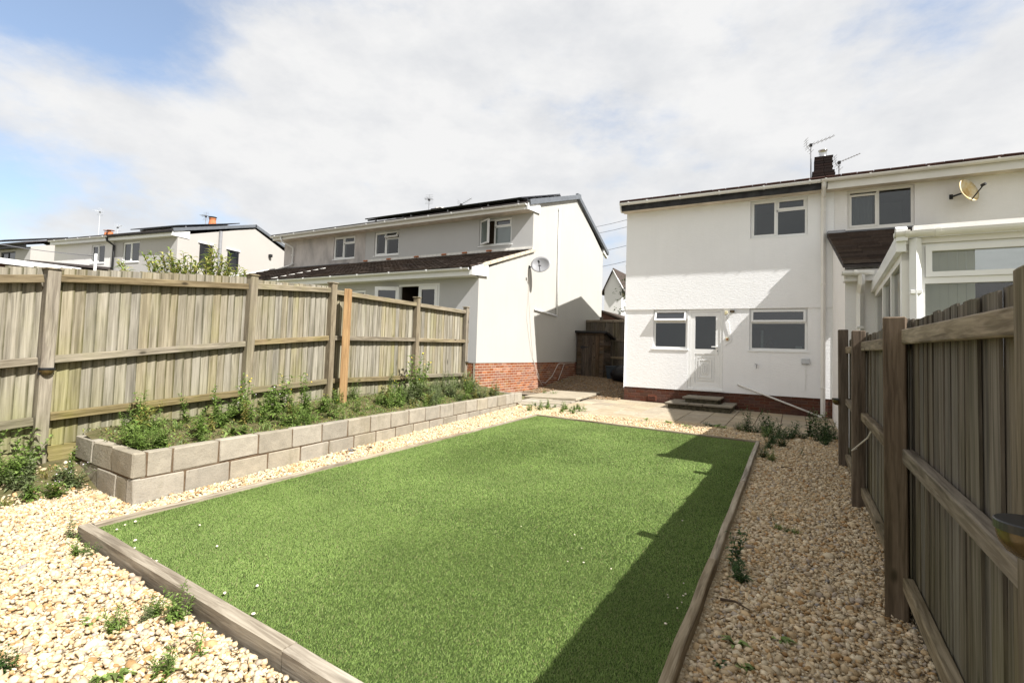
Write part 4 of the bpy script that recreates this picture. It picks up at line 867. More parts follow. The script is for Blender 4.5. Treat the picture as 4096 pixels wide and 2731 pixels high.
# side frames
m = MB()
for t0_,t1_ in [(0,.16),(.98,1.08),(2.02,2.12),(LS-.1,LS)]: m.hexa([S(t0_,.62,0),S(t0_,.62,-.07),S(t1_,.62,-.07),S(t1_,.62,0)],[S(t0_,ZT,0),S(t0_,ZT,-.07),S(t1_,ZT,-.07),S(t1_,ZT,0)])
for za,zb in [(.621,.70),(2.42,2.50)]: m.hexa([S(0,za,.002),S(0,za,-.068),S(LS,za,-.068),S(LS,za,.002)],[S(0,zb,.002),S(0,zb,-.068),S(LS,zb,-.068),S(LS,zb,.002)])
m.build('side_frame', MT['upvc_old'], cv)
for a_,b_ in [(.16,.98),(1.08,2.02),(2.12,LS-.1)]:
    m = MB(); m.hexa([S(a_,.70,-.03),S(a_,.70,-.05),S(b_,.70,-.05),S(b_,.70,-.03)],[S(a_,2.42,-.03),S(a_,2.42,-.05),S(b_,2.42,-.05),S(b_,2.42,-.03)]); m.build('side_pane', MT['clear'], cv)
m = MB(); m.hexa([S(-.06,2.50,.05),S(-.06,2.50,-.03),S(LS,2.50,-.03),S(LS,2.50,.05)],[S(-.06,2.66,.05),S(-.06,2.66,-.03),S(LS,2.64,-.03),S(LS,2.64,.05)]); m.build('side_fascia', MT['upvc'], cv)
m = MB(); m.prism([S(-.10,2.60,.052),S(-.10,2.72,.052),S(.0,2.76,.052),S(.12,2.66,.052),S(.12,2.60,.052)],-sn*.09); m.build('roof_end_cap', MT['upvc'], cv)
# front frames
m = MB(); xf = XCf+.07
for xa,xb in [(XCf+.001,XCf+.18),(3.0,3.09),(XR-.1,XR)]: m.box(xa,xb,YC,YC+.07,.62,2.575)
for za,zb in [(.622,.70),(2.185,2.245),(2.55,2.575)]: m.box(XCf+.18,XR,YC-.004,YC+.066,za,zb)
m.build('front_frame', MT['upvc'], cv)
ww = MB(); ring(ww,XCf+.182,2.998,2.247,2.548,YC-.02,YC+.05,.05); ww.build('top_light', MT['upvc'], cv)
for xa,xb in [(XCf+.18,3.0),(3.09,XR-.1)]:
    for za,zb in [(.70,2.185),(2.247,2.548)]: m = MB(); m.box(xa,xb,YC+.03,YC+.045,za,zb); m.build('front_pane', MT['clear'], cv)
m = MB(); m.box(XCf-.02,XR,YC-.03,YC+.12,2.577,2.635); m.build('eave_beam', MT['upvc_old'], cv)
gutter(cv, None, XCf-.07, XR, YC-.07, 2.685, 'upvc_old', brs=[XCf+.03,XCf+.26,1.9,2.9], r=.055)
m = MB(); m.box(XCf+.10,XR,YC+.02,YC+.10,2.72,2.765); m.build('roof_trim', MT['upvc_old'], cv)
m = MB(); m.hexa([(XCf+.01,YC,2.62),(XR,YC,2.62),(XR,YE,2.66),(XC1+.01,YE,2.66)],[(XCf+.01,YC,2.65),(XR,YC,2.65),(XR,YE,2.69),(XC1+.01,YE,2.69)]); m.build('roof_sheet', MT['poly'], cv)
pipe(cv, [(XCf+.10,YC-.045,2.62),(XCf+.10,YC-.045,.05)], .034, 'upvc', sq=True, brackets=[(XCf+.10,YC-.045,2.10)])
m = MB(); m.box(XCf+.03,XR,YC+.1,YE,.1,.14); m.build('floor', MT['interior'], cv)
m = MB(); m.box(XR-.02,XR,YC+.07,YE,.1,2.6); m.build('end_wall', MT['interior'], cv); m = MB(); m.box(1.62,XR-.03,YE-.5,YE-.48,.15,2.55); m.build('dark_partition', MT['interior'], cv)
for k in range(6):
    x = XCf+.185+k*.066; m = MB(); m.hexa([(x,YC+.13,.72),(x+.07,YC+.155,.72),(x+.07,YC+.158,.72),(x,YC+.133,.72)],[(x,YC+.13,2.55),(x+.07,YC+.155,2.55),(x+.07,YC+.158,2.55),(x,YC+.133,2.55)]); m.build('blind_slat', MT['blind'], cv)

# ------------------------------------------------------------------ grey house on the left (semi-detached pair)
YM = 13.72; XG = -7.05; XS = -14.137; XL = -18.84; YX = 10.76
gh = thing('grey_house','grey rendered house with solar roof, satellite dish and orange brick plinth','house',(-10.5,YM,.4))
GW = [(-9.03,-7.81,4.80,5.66),(-13.69,-12.49,4.78,5.66)]
m = MB(); holed_wall(m,XS,XG,3.0,5.72,YM,GW,.10); m.build('upper_wall', MT['grey_render'], gh)
FD_ = (-9.715,-8.29,1.05,3.17); SW_ = (-11.62,-11.0,2.15,3.08)
m = MB(); holed_wall(m,XS-.05,XG,1.08,3.34,YX,[FD_,SW_],.10); m.build('extension_wall', MT['grey_render'], gh)
# gable: extension side + main side
def rz_front(Y): return 5.92+.324*(Y-13.2)
m = MB(); gx = XG+.0
apexY = 17.2; apexZ = rz_front(apexY)-.10
m.add([(gx,YX,1.08),(gx,20.2,1.08),(gx,20.2,5.62),(gx,apexY,apexZ),(gx,YM-.42,rz_front(YM-.42)-.10),(gx,YM-.0,5.70),(gx,YM,4.50),(gx,YX,3.45)],[(0,1,2,3,5,6,7)])
m.add([(gx,YM,5.70),(gx,apexY,apexZ),(gx,YM,rz_front(YM)-.12)],[(0,1,2)])
m.add([(gx,YX,1.08),(gx,20.2,1.08),(gx-.06,20.2,1.08),(gx-.06,YX,1.08)],[(0,3,2,1)])
m.add([(XS,20.2,.5),(gx,20.2,.5),(gx,20.2,5.62),(XS,20.2,5.62)],[(0,3,2,1)])
m.build('gable_wall', MT['gable_render'], gh)
def gbz(y): return max(.15, g1(XG+.15,y)-.03) if y > 10.7 else .35
bricks(gh, None, [('y',XG-.014,YX-.0,19.0,.10,1.076,1),('x',YX+.014,-8.3,XG-.016,.3,1.076,-1)], 'brick_red','mortar', bh=.061, gap=.0095, zfun=lambda a: (gbz(a) if a > 0 else .35))
m = MB(); m.box(XS,-8.3,YX+.014,YX+.1,.3,1.079); m.build('rear_plinth', MT['brick_red'], gh)
# roofs
m = MB(); slope_slab(m,XS,XG+.02,13.20,rz_front(13.2),17.2,rz_front(17.2)); slope_slab(m,XS,XG+.02,20.72,5.72,17.2,rz_front(17.2)); m.build('roof', MT['tile_dark'], gh)
vm = MB(); vm.cbox(-.055,.055,0,.335,-.14,.02,.006); vme = vm.mesh('verge_tile', MT['verge'])
a_ = math.atan(.324)
for k in range(13): y = 13.28+k*.312; inst('verge_tile', vme, gh, (XG+.055,y,rz_front(y)+.022), (a_+.02,0,0))
ar = math.atan2(rz_front(17.2)-5.72,3.52)
for k in range(12): y = 20.70-k*.29; inst('verge_tile', vme, gh, (XG+.055,y,5.75+(20.70-y)*math.tan(ar)+.0), (ar+.02,0,math.pi))
m = MB(); m.cbox(XG-.01,XG+.115,17.08,17.36,rz_front(17.2)-.12,rz_front(17.2)+.075,.02); m.build('ridge_end', MT['verge'], gh)
m = MB(); m.prism([(XG+.05,13.28,5.70),(XG+.05,13.28,5.90),(XG+.05,14.07,6.09),(XG+.05,14.10,5.76)],(-.10,0,0)); m.build('box_end', MT['upvc'], gh)
m = MB(); m.prism([(XG+.05,20.20,5.66),(XG+.05,20.20,5.95),(XG+.05,20.75,5.72),(XG+.05,20.70,5.50)],(-.10,0,0)); m.build('box_end', MT['upvc'], gh)
m = MB(); m.box(XS,XG-.02,13.28,13.30,5.70,5.88); m.build('fascia', MT['upvc_old'], gh); m = MB(); m.box(XS,XG-.02,13.30,YM,5.71,5.725); m.build('soffit', MT['soffit'], gh)
gutter(gh, None, XS, XG+.0, 13.215, 5.86, 'upvc', brs=[-13.6,-12.7,-11.75,-10.75,-9.8,-8.6,-7.3])
for i,wn in enumerate(GW):
    cells = [(0,.47,0,1,'left',R(30),'glass_frost'),(.47,1,.70,1,'sash',0,'glass'),(.47,1,0,.70,'fixed',0,'glass_frost')] if i == 0 else [(0,.47,0,1,'sash'),(.47,1,.70,1,'top',R(28)),(.47,1,0,.70,'fixed')]
    window(gh, None, *wn, YM+.02, cells, bars=CASEB, room=True, glass='clear_dim', curtains=[(.05,.25)] if i else [])
# extension roof with tiles
EZ0, EY0, EZ1 = 3.46, 10.32, 4.55
tile_roof(gh, None, -14.9, XG+.04, EY0, EZ0, YM, EZ1, 'tile_brown', tw=.31, gauge=.335, name='extension_roof')
m = MB(); m.prism([(XG+.06,10.36,3.28),(XG+.06,10.36,3.47),(XG+.06,11.10,3.70),(XG+.06,11.13,3.34)],(-.09,0,0)); m.build('box_end', MT['upvc'], gh)
m = MB(); m.box(-14.9,XG-.035,10.40,10.42,3.27,3.45); m.box(-14.9,XG-.035,10.42,YX,3.275,3.29); m.build('extension_fascia', MT['upvc'], gh)
gutter(gh, None, -14.9, XG-.02, 10.335, 3.45, 'upvc', brs=[-14.4,-13.2,-12.0,-10.9,-9.7,-8.4,-7.3])
m = MB(); m.box(-14.1,XG+.03,YM-.05,YM-.002,4.56,4.61); m.box(-14.1,XG+.03,YM-.012,YM-.003,4.61,4.66); m.build('flashing', MT['flash_white'], gh)
for x in (-14.05,-12.9,-11.6,-10.4,-9.55,-8.6): m = MB(); m.cbox(x-.1,x+.1,YM-.09,YM-.03,4.585,4.64,.015); m.build('ridge_piece', MT['terracotta'], gh)
vm2 = MB(); vm2.cbox(-.03,.03,0,.34,-.07,.02,.008,.006); vv2 = vm2.mesh('verge_tile', MT['mortar'])
sl_ = math.atan2(EZ1-EZ0,YM-EY0)
for k in range(9): y = EY0+.55+k*.325; inst('verge_tile', vv2, gh, (XG+.035,y,EZ0+(y-EY0)*math.tan(sl_)-.0), (sl_,0,0))
# french doors
x0,x1,z0,z1 = FD_; m = MB(); ring(m,x0,x1,z0,z1,YX+.0,YX+.07,.055); fd = m.build('french_door', MT['upvc'], gh)
m = MB(); ring(m,-9.0,x1-.06,z0+.06,z1-.06,YX-.008,YX+.05,.10); m.build('leaf', MT['upvc'], fd); m = MB(); m.box(-8.9,x1-.16,YX+.02,YX+.03,z0+.16,z1-.16); m.build('pane', MT['glass_dark'], fd)
Fh = Matrix.Translation(Vector((x0+.03,YX-.01,0))) @ Matrix.Rotation(R(-158),4,'Z') @ Matrix.Translation(Vector((-x0-.03,-YX+.01,0)))
m = MB(); ring(m,x0+.03,x0+.74,z0+.06,z1-.06,YX-.03,YX+.03,.10,Fh); m.build('open_leaf', MT['upvc'], fd)
m = MB(Fh); m.box(x0+.13,x0+.64,YX-.005,YX+.008,z0+.16,z1-.16); m.build('open_pane', MT['glass'], fd)
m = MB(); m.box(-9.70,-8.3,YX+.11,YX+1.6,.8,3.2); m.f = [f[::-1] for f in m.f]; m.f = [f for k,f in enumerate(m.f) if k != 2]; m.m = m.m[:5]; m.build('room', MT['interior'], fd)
window(gh, None, *SW_, YX+.02, [(0,1,0,1,'sash')])
# chimney of the grey pair
m = MB(); m.cbox(-13.75,-13.2,17.0,17.55,6.9,7.45,.01); gc = m.build('chimney', MT['brick_dark'], gh)
m = MB(); m.lathe((-13.6,17.25,7.44),[(.10,0),(.09,.10),(0,.10)],10); m.lathe((-13.35,17.25,7.44),[(.10,0),(.09,.09),(0,.09)],10); m.build('chimney_pot', MT['flash_white'], gc)
# pipes on the gable
pipe(gh, [(XG+.04,15.58,6.25),(XG+.04,15.575,2.66)], .03, 'upvc', 'soil_pipe'); pipe(gh, [(XG+.04,15.60,2.645),(XG+.04,13.93,2.72)], .028, 'upvc', 'waste_branch'); m = MB(); m.lathe((XG+.04,15.58,6.25),[(.045,0),(.045,.07),(0,.09)],10); m.build('pipe_cap', MT['upvc'], gh)
dish('satellite_dish','grey oval satellite dish on the pale gable of the grey house',(XG+.0,13.50,3.97),(XG+.38,13.55,4.03),(.22,-.93,.28),.30,.26,'dish',.30)
def wire(name,label,pts,r,mat='cable'):
    m = MB(); 
    for q in pts: m.tube(q,r,6)
    return tag(m.build(name,MT[mat]),label,'cable')
wire('dish_cables','thin pale cables hanging from the dish down the gable to the brick plinth',[[(XG+.02,13.5,3.85),(XG+.015,13.5,3.2),(XG+.015,13.45,2.4),(XG+.02,13.75,1.5),(XG+.03,14.25,.65),(XG+.04,14.6,.35)],[(XG+.02,13.52,3.85),(XG+.012,13.55,3.0),(XG+.015,13.75,2.0),(XG+.015,13.95,1.2),(XG+.03,14.4,.6)]],.006)
wire('loose_cable','pale loose cable looped across the shaded brick plinth to the shed',[[(XG+.03,14.6,.45),(XG+.03,14.85,.42),(XG+.03,15.35,.62),(XG+.03,15.8,1.0),(XG+.03,15.95,1.04),(XG+.03,16.4,1.03),(XG+.03,17.3,1.06)],[(XG+.05,14.75,.30),(XG+.05,15.2,.22),(XG+.05,15.7,.35),(XG+.04,16.1,.75),(XG+.03,16.35,1.03)]],.009)
# pale stained half
ph = thing('stained_house','pale pink stained house joined to the grey one, white downpipe at its corner','house',(-16.5,YM,.4))
PW = (-15.87,-14.70,4.78,5.66)
m = MB(); holed_wall(m,XL,XS-.001,2.8,5.72,YM-.004,[PW],.10); m.add([(XL,YM-.004,.5),(XL,20.2,.5),(XL,20.2,5.6),(XL,17.2,rz_front(17.2)-.1),(XL,YM-.004,5.72)],[(0,4,3,2,1)]); m.build('wall', MT['stained_render'], ph)
m = MB(); slope_slab(m,XL-.2,XS-.002,13.20,rz_front(13.2)+.0,17.2,rz_front(17.2)); slope_slab(m,XL-.2,XS-.002,20.72,5.72,17.2,rz_front(17.2)); m.build('roof', MT['tile_dark'], ph)
m = MB(); m.box(XL-.2,XS-.004,13.282,13.302,5.70,5.87); m.build('fascia', MT['upvc_old'], ph); m = MB(); m.box(XL-.2,XS-.004,13.302,YM,5.712,5.727); m.build('soffit', MT['soffit'], ph)
gutter(ph, None, XL-.25, XS-.003, 13.217, 5.86, 'upvc', brs=[-18.8,-17.6,-16.4,-15.2])
pipe(ph, [(-18.45,13.22,5.80),(-18.42,13.25,5.62),(-18.22,YM-.06,5.42),(-18.22,YM-.06,4.72),(-18.4,YM-.1,4.66),(-19.2,YM-.15,4.52)], .034, 'upvc', brackets=[(-18.22,YM-.06,5.1),(-18.22,YM-.06,4.75)])
window(ph, None, *PW, YM+.02, CASE, bars=CASEB, room=True, glass='clear_dim', curtains=[(.86,.97)])
tile_roof(ph, None, -19.4, -14.91, EY0, EZ0+.004, YM, EZ1+.004, 'tile_brown', tw=.32, gauge=.335, name='extension_roof')
m = MB(); m.box(-19.4,-14.93,YX,YX+.1,.5,3.3); m.build('extension_wall', MT['stained_render'], ph)
m = MB(); m.box(-19.4,-14.905,10.402,10.422,3.27,3.45); m.build('extension_fascia', MT['upvc'], ph); gutter(ph, None, -19.4, -14.905, 10.335, 3.45, 'upvc', brs=[-18,-16.5,-15.3])
m = MB(); m.bar((-14.9,10.40,3.525),(-14.9,12.6,4.23),.06,.02); m.build('flashing', MT['flash_white'], ph)
m = MB(); m.box(-19.2,-14.95,YM-.05,YM-.007,4.56,4.60); m.build('lead_flashing', MT['lead'], ph)
m = MB(); m.bar((-19.42,EY0,EZ0+.04),(-19.42,YM,EZ1+.06),.04,.05); m.build('verge', MT['upvc'], ph)
# solar panels on the grey roof
pv = thing('solar_array','black solar panels raised on rails over the grey house roof','solar panels',(-10.6,15,6.6))
pw, phh = 1.62, .99; al_ = math.atan(.324); pm = MB(); pm.cbox(-pw/2,pw/2,0,phh,0,.04,.003); pme = pm.mesh('panel', MT['pv'])
for r_ in range(3):
    for c in range(4): s_ = r_*1.02; y = 13.42+s_*math.cos(al_); inst('panel', pme, pv, (-13.10+c*1.655,y,rz_front(y)+.115), (al_,0,0))
for r_ in range(6): s_ = .22+(r_//2)*1.02+(r_%2)*.55; y = 13.42+s_*math.cos(al_); m = MB(); m.box(-13.98,-7.22,y-.02,y+.02,rz_front(y)+.045,rz_front(y)+.10); m.build('mounting_rail', MT['black'], pv)
for x in (-13.5,-11.8,-10.2,-8.6,-7.5):
    for yy in (13.55,15.2,16.2): m = MB(); m.box(x-.02,x+.02,yy-.03,yy+.03,rz_front(yy)-.01,rz_front(yy)+.06); m.build('roof_hook', MT['alu'], pv)
aerial('television aerial on the near side of the grey house chimney',(-14.05,17.25,6.9),7.95,(.1,-.25,.02),6,.4,mat='alu')
aerial('slanting television aerial behind the solar panels of the grey house',(-12.35,17.3,7.0),7.55,(.55,.1,.28),6,.35)

# ------------------------------------------------------------------ farther houses
TB = Matrix.Translation((-22.74,11.46,0)) @ Matrix.Rotation(R(8),4,'Z')
def far_house(name,label,x0,x1,wallm,wins,gable,fas='upvc',roof='tile_dark',frame='upvc',gutm='upvc'):
    t = thing(name,label,'house',TB@Vector(((x0+x1)/2,0,.4))); m = MB(TB); holed_wall(m,x0,x1,.3,5.86,0,wins,.1)
    m.add([(x0,7.0,.3),(x1,7.0,.3),(x1,7.0,5.8),(x0,7.0,5.8)],[(0,3,2,1)]); m.add([(x0,0,.3),(x0,7,.3),(x0,7,5.8),(x0,3.8,7.0),(x0,0,5.86)],[(0,4,3,2,1)]); m.build('wall',MT[wallm],t)
    m = MB(TB); slope_slab(m,x0-.05 if gable!='l' else x0-.15,x1+.04,-.27,6.06,3.8,7.2); slope_slab(m,x0-.05,x1+.04,7.45,5.95,3.8,7.2); m.build('roof',MT[roof],t)
    m = MB(TB); m.box(x0,x1,-.20,-.18,5.80,6.0); m.box(x0,x1,-.18,0,5.81,5.825); m.build('fascia',MT[fas],t)
    gutter(t,TB,x0,x1,-.255,5.99,gutm,brs=list(np.arange(x0+.5,x1,.9)))
    for w in wins: window(t,TB,*w,.02,[(0,.5,0,1,'sash'),(.5,1,0,1,'fixed')],bars=[(.5,.5,0,1,'v')],frame=frame)
    return t
fb = far_house('far_grey_house','distant grey house with solar panels and terracotta chimney pot',-4.19,0,'far_grey',[(-3.52,-2.40,4.82,5.72)],'r',gutm='black')
m = MB(TB); m.add([(0,0,.3),(0,7,.3),(0,7,5.8),(0,3.8,7.04),(0,0,5.86)],[(0,1,2,3,4)])
m.build('gable_wall',MT['far_cream'],fb)
TBg = TB @ Matrix.Rotation(math.pi/2,4,'Z')   # gable facade: local x runs along the depth of the house, faces +x
def gable_window(x0,x1,z0,z1):
    m = MB(TBg); ring(m,x0,x1,z0,z1,-.05,.02,.06); w = m.build('gable_window',MT['black'],fb); m = MB(TBg); m.box(x0+.05,x1-.05,-.015,.01,z0+.05,z1-.05); m.build('pane',MT['glass'],w); m = MB(TBg); m.box(x0-.08,x1+.08,-.06,.01,z1,z1+.05); m.build('lintel',MT['far_white'],w)
gable_window(1.0,1.58,4.70,5.74); gable_window(2.38,2.95,4.75,5.73)
m = MB(TB); m.prism([(.03,-.24,5.80),(.03,-.24,6.02),(.03,.5,6.12),(.03,.5,5.80)],(-.1,0,0)); m.build('box_end',MT['upvc'],fb)
m = MB(TB); m.tube([(.06,1.94,4.4),(.06,1.94,6.47)],.07,8); m.build('flue_pipe',MT['dish'],fb)
vmb = MB(); vmb.cbox(-.05,.05,0,.32,-.12,.02,.006); vmbe = vmb.mesh('verge_tile',MT['verge'])
for k in range(14): y = -.27+k*.293; p = TB@Vector((.03,y,6.06+(y+.27)*.280+.02)); inst('verge_tile',vmbe,fb,p,(math.atan(.2776)+.02,0,R(8)))
for k in range(12): y = 7.4-k*.30; p = TB@Vector((.03,y,6.0+(7.4-y)*.342)); inst('verge_tile',vmbe,fb,p,(math.atan(.342)+.02,0,R(188)))
pipe(fb,[TB@Vector((-4.30,-.25,5.95)),TB@Vector((-4.28,-.22,5.80)),TB@Vector((-4.05,-.07,5.60)),TB@Vector((-4.05,-.07,3.5))],.045,'black')
m = MB(TB); m.cbox(-3.35,-2.45,3.5,4.1,6.9,7.38,.02); c_ = m.build('chimney',MT['brick_dark'],fb); m = MB(TB); m.lathe((-2.95,3.8,7.38),[(.19,0),(.15,.28),(.17,.34),(.17,.37),(.0,.37)],12); m.build('chimney_pot',MT['terracotta'],c_); m = MB(TB); m.lathe((-2.95,3.8,7.80),[(0,.05),(.20,.02),(.20,0),(0,0)],12); m.tube([(-3.05,3.8,7.72),(-3.05,3.8,7.82)],.012,5); m.tube([(-2.85,3.8,7.72),(-2.85,3.8,7.82)],.012,5); m.build('cowl',MT['black'],c_)
pv2 = thing('solar_array','row of black solar panels on the distant grey house','solar panels',TB@Vector((-1.5,1.5,6.6)))
for c in range(3): m = MB(TB); x = -3.1+c*1.02; slope_slab(m,x,x+1.0,.0,6.30,3.0,7.13,.04); m.build('panel',MT['pv'],pv2)
for yy,zz in ((.4,6.29),(2.4,6.845)): m = MB(TB); m.box(-3.05,-.1,yy-.03,yy+.03,zz+.0,zz+.06); m.build('mounting_rail',MT['alu'],pv2)
for xx in (-2.8,-1.6,-.4): m = MB(TB); m.box(xx-.03,xx+.03,.35,.45,6.22,6.30); m.build('roof_hook',MT['alu'],pv2)
aerial('spindly television aerial beside the terracotta pot of the distant grey house',TB@Vector((-3.45,3.8,6.9)),7.9,(.1,-.3,.02),6,.5)
m = MB(TBg); m.cbox(4.70,4.85,-.16,.0,5.80,5.95,.02); m.build('security_lamp',MT['black'],fb)
fw_ = far_house('far_white_house','distant bright white house joined to the distant grey one',-8.6,-4.195,'far_white',[(-5.75,-4.78,4.85,5.70)],'l')
m = MB(TB); m.hexa([(-7.6,-3.0,4.35),(-4.2,-3.0,4.35),(-4.2,-.02,4.5),(-7.6,-.02,4.5)],[(-7.6,-3.0,4.42),(-4.2,-3.0,4.42),(-4.2,-.02,4.62),(-7.6,-.02,4.62)]); m.build('porch_roof',MT['tile_dark'],fw_)
m = MB(TB); m.box(-7.5,-4.3,-2.8,-.01,.3,4.34); m.build('porch_wall',MT['far_grey'],fw_)
fc = far_house('farthest_house','farthest house with dark window frames and twin terracotta pots',-17.5,-10.6,'far_grey',[(-13.2,-11.9,4.8,5.68)],'r',fas='black',gutm='black',frame='black')
m = MB(TB); m.add([(-10.6,0,.3),(-10.6,7,.3),(-10.6,7,5.8),(-10.6,3.8,7.04),(-10.6,0,5.86)],[(0,1,2,3,4)]); m.build('gable_wall',MT['far_cream'],fc)
m = MB(TB); m.cbox(-11.6,-10.9,3.5,4.1,6.9,7.30,.02); c_ = m.build('chimney',MT['brick_brown'],fc)
for x in (-11.42,-11.10): m = MB(TB); m.lathe((x,3.8,7.3),[(.15,0),(.12,.18),(.13,.22),(0,.22)],10); m.lathe((x,3.8,7.6),[(0,.04),(.19,.01),(.19,0),(0,0)],10); m.tube([(x,3.8,7.5),(x,3.8,7.62)],.015,5); m.build('chimney_pot',MT['terracotta'],c_)
m = MB(TB); slope_slab(m,-16.5,-13.5,.2,6.40,3.0,7.16,.04); pv3 = thing('solar_array','black solar panels on the farthest roof beside twin pots','solar panels',TB@Vector((-15,1.5,6.6))); m.build('panel',MT['pv'],pv3)
aerial('tall television aerial behind the twin pots of the farthest house',TB@Vector((-12.2,3.8,6.9)),8.75,(-.55,-.1,.18),5,.4,mat='greybox')
aerial('short television aerial to the right of the twin pots',TB@Vector((-10.5,3.8,6.9)),7.75,(.4,.1,.12),5,.35,mat='greybox')
# flat roofed brick garage next door
gr = thing('brick_garage','flat roofed red brick garage with white roof edge behind the fence','garage',(-11.5,1.5,.4))
m = MB(); m.box(-13,-10.02,-1.5,3.55,.3,2.44); m.build('wall',MT['brick_brown'],gr); m = MB(); m.box(-13.1,-9.96,-1.6,3.62,2.442,2.52); m.build('roof_edge',MT['upvc'],gr)
m = MB(); m.tube([(-9.55,3.64,.5),(-9.55,3.64,2.73)],.02,8); pl_ = m.build('clothes_pole',MT['upvc']); tag(pl_,'slim white clothes pole beyond the fence','pole')
m = MB(); a = Vector((-9.55,3.64,2.69)); b = Vector((-13.5,2.5,3.35)); m.tube([a+(b-a)*(k/8)-Vector((0,0,.10*math.sin(math.pi*k/8))) for k in range(9)],.006,5); tag(m.build('clothes_line',MT['wire']),'thin clothes line running from the white pole','line')
# white gable house seen in the gap, its garage and a tree
gd = thing('gap_house','white gabled house glimpsed in the gap between the two nearest houses','house',(-13.5,40,.8))
YD = 40.0; kz = 900/2016
def D3(x,y): return pY(1700+x*kz,980+y*kz,YD)
ap = D3(1690,225); er = D3(1765,385); el_ = Vector((2*ap.x-er.x,YD,er.z)); zb = -1
m = MB(); m.add([(el_.x,YD,zb),(er.x,YD,zb),(er.x,YD,er.z),(ap.x,YD,ap.z),(el_.x,YD,el_.z)],[(0,1,2,3,4)]); m.add([(er.x,YD,zb),(er.x,YD+9,zb),(er.x,YD+9,er.z),(er.x,YD,er.z)],[(0,1,2,3)]); m.add([(el_.x,YD,zb),(el_.x,YD,el_.z),(el_.x,YD+9,el_.z),(el_.x,YD+9,zb)],[(0,1,2,3)]); m.build('wall',MT['far_white'],gd)
m = MB(); dv = Vector((.25,0,-.25*(ap.z-er.z)/(er.x-ap.x)))
for e,sg in ((er,1),(el_,-1)):
    q = Vector((e.x+sg*.25,YD-.15,e.z-.25*(ap.z-er.z)/(er.x-ap.x))); p0 = Vector((ap.x,YD-.15,ap.z+.05)); m.hexa([p0,q,q+Vector((0,9.3,0)),p0+Vector((0,9.3,0))],[p0+Vector((0,0,.12)),q+Vector((0,0,.12)),q+Vector((0,9.3,.12)),p0+Vector((0,9.3,.12))])
m.build('roof',MT['tile_brown'],gd)
m = MB(); p0 = Vector((ap.x,YD-.18,ap.z)); q = Vector((er.x+.25,YD-.18,er.z-.25)); m.bar(p0,q,.04,.22,(0,-1,0)); m.build('barge_board',MT['upvc'],gd)
gg = thing('gap_garage','low garage with brown tiled roof in front of the white gabled house','garage',(-9.5,28,.8))
a3 = pY(1700+1592*kz,980+585*kz,28); b3 = pY(1700+1760*kz,980+650*kz,28)
m = MB(); m.prism([(a3.x-3,28,.2),(b3.x+.3,28,.2),(b3.x+.3,28,b3.z-.35),(a3.x,28,a3.z-.12),(a3.x-3,28,a3.z-1.2)],(0,5,0)); m.build('wall',MT['brick_brown'],gg)
m = MB(); m.bar(Vector((a3.x,30.5,a3.z-.05)),Vector((b3.x+.5,30.5,b3.z-.25)),5.2,.1,(0,0,1)); m.bar(Vector((a3.x,30.5,a3.z-.05)),Vector((a3.x-3,30.5,a3.z-1.2)),5.2,.1,(0,0,1)); m.build('roof',MT['tile_brown'],gg)

# overhead wires beyond the houses
for i,(ya,yb) in enumerate([(900,868),(925,898),(1000,972),(1060,1035)]):
    a = pY(2230,ya+30,34); b = pY(2620,yb-20,30); m = MB(); m.tube([a+(b-a)*(k/8)-Vector((0,0,.18*math.sin(math.pi*k/8))) for k in range(9)],.014,5); o = m.build('overhead_wire',MT['wire']); tag(o,'thin overhead wire crossing the sky gap between the houses','wire','overhead wires in the gap')

# ------------------------------------------------------------------ shed, passage fence, bin bags
zs = .50
sh = thing('garden_shed','narrow dark brown timber shed in the shaded passage','shed',(-6.4,17.9,zs))
kb = 340/1568
def B_(x,y,Y): return pY(2200+x*kb,1240+y*kb,Y)
SY = 17.45; sxl = B_(490,900,SY).x; sxr = B_(985,900,SY).x; szt = B_(760,405,SY).z; szb = .46; SD = .85
dxl = B_(585,700,SY).x; dxr = B_(912,700,SY).x; dzt = B_(740,460,SY).z
m = MB(); m.box(sxl+.03,sxr-.03,SY+.02,SY+SD-.02,szb,szt-.05); m.build('carcass',MT['wood_shed'],sh)
lap = .097; nl = int((szt-szb-.05)/lap)
def lapboard(L):
    q = MB(); q.hexa([(-.019,0,0),(0,0,0),(0,L,0),(-.019,L,0)],[(-.006,0,lap+.01),(0,0,lap+.01),(0,L,lap+.01),(-.006,L,lap+.01)]); return q.mesh('cladding_board',MT['wood_shedclad'])
ml, mr, ms = lapboard(dxl-sxl), lapboard(sxr-dxr), lapboard(SD)
for k in range(nl):
    z = szb+k*lap
    inst('cladding_board',ml,sh,(dxl,SY+.02,z),(0,0,math.pi/2)); inst('cladding_board',mr,sh,(sxr,SY+.02,z),(0,0,math.pi/2))
    inst('cladding_board',ms,sh,(sxr-.03,SY+SD,z),(0,0,math.pi)); inst('cladding_board',ms,sh,(sxl+.03,SY,z),(0,0,0))
nd = 5; w = (dxr-dxl)/nd
dm = MB(); dm.cbox(-w/2+.002,w/2-.002,-.02,0,0,dzt-szb-.05,.004); dme = dm.mesh('door_board',MT['wood_shed'])
for k in range(nd): inst('door_board',dme,sh,(dxl+w*(k+.5),SY-.003,szb+.03))
m = MB(); m.prism([(dxl-.03,SY-.03,dzt-.42),(dxl+.02,SY-.03,dzt-.40),(dxl+.27,SY-.03,dzt-.435),(dxl+.27,SY-.03,dzt-.455),(dxl+.02,SY-.03,dzt-.50),(dxl-.03,SY-.03,dzt-.50)],(0,.006,0)); m.build('hinge',MT['black'],sh)
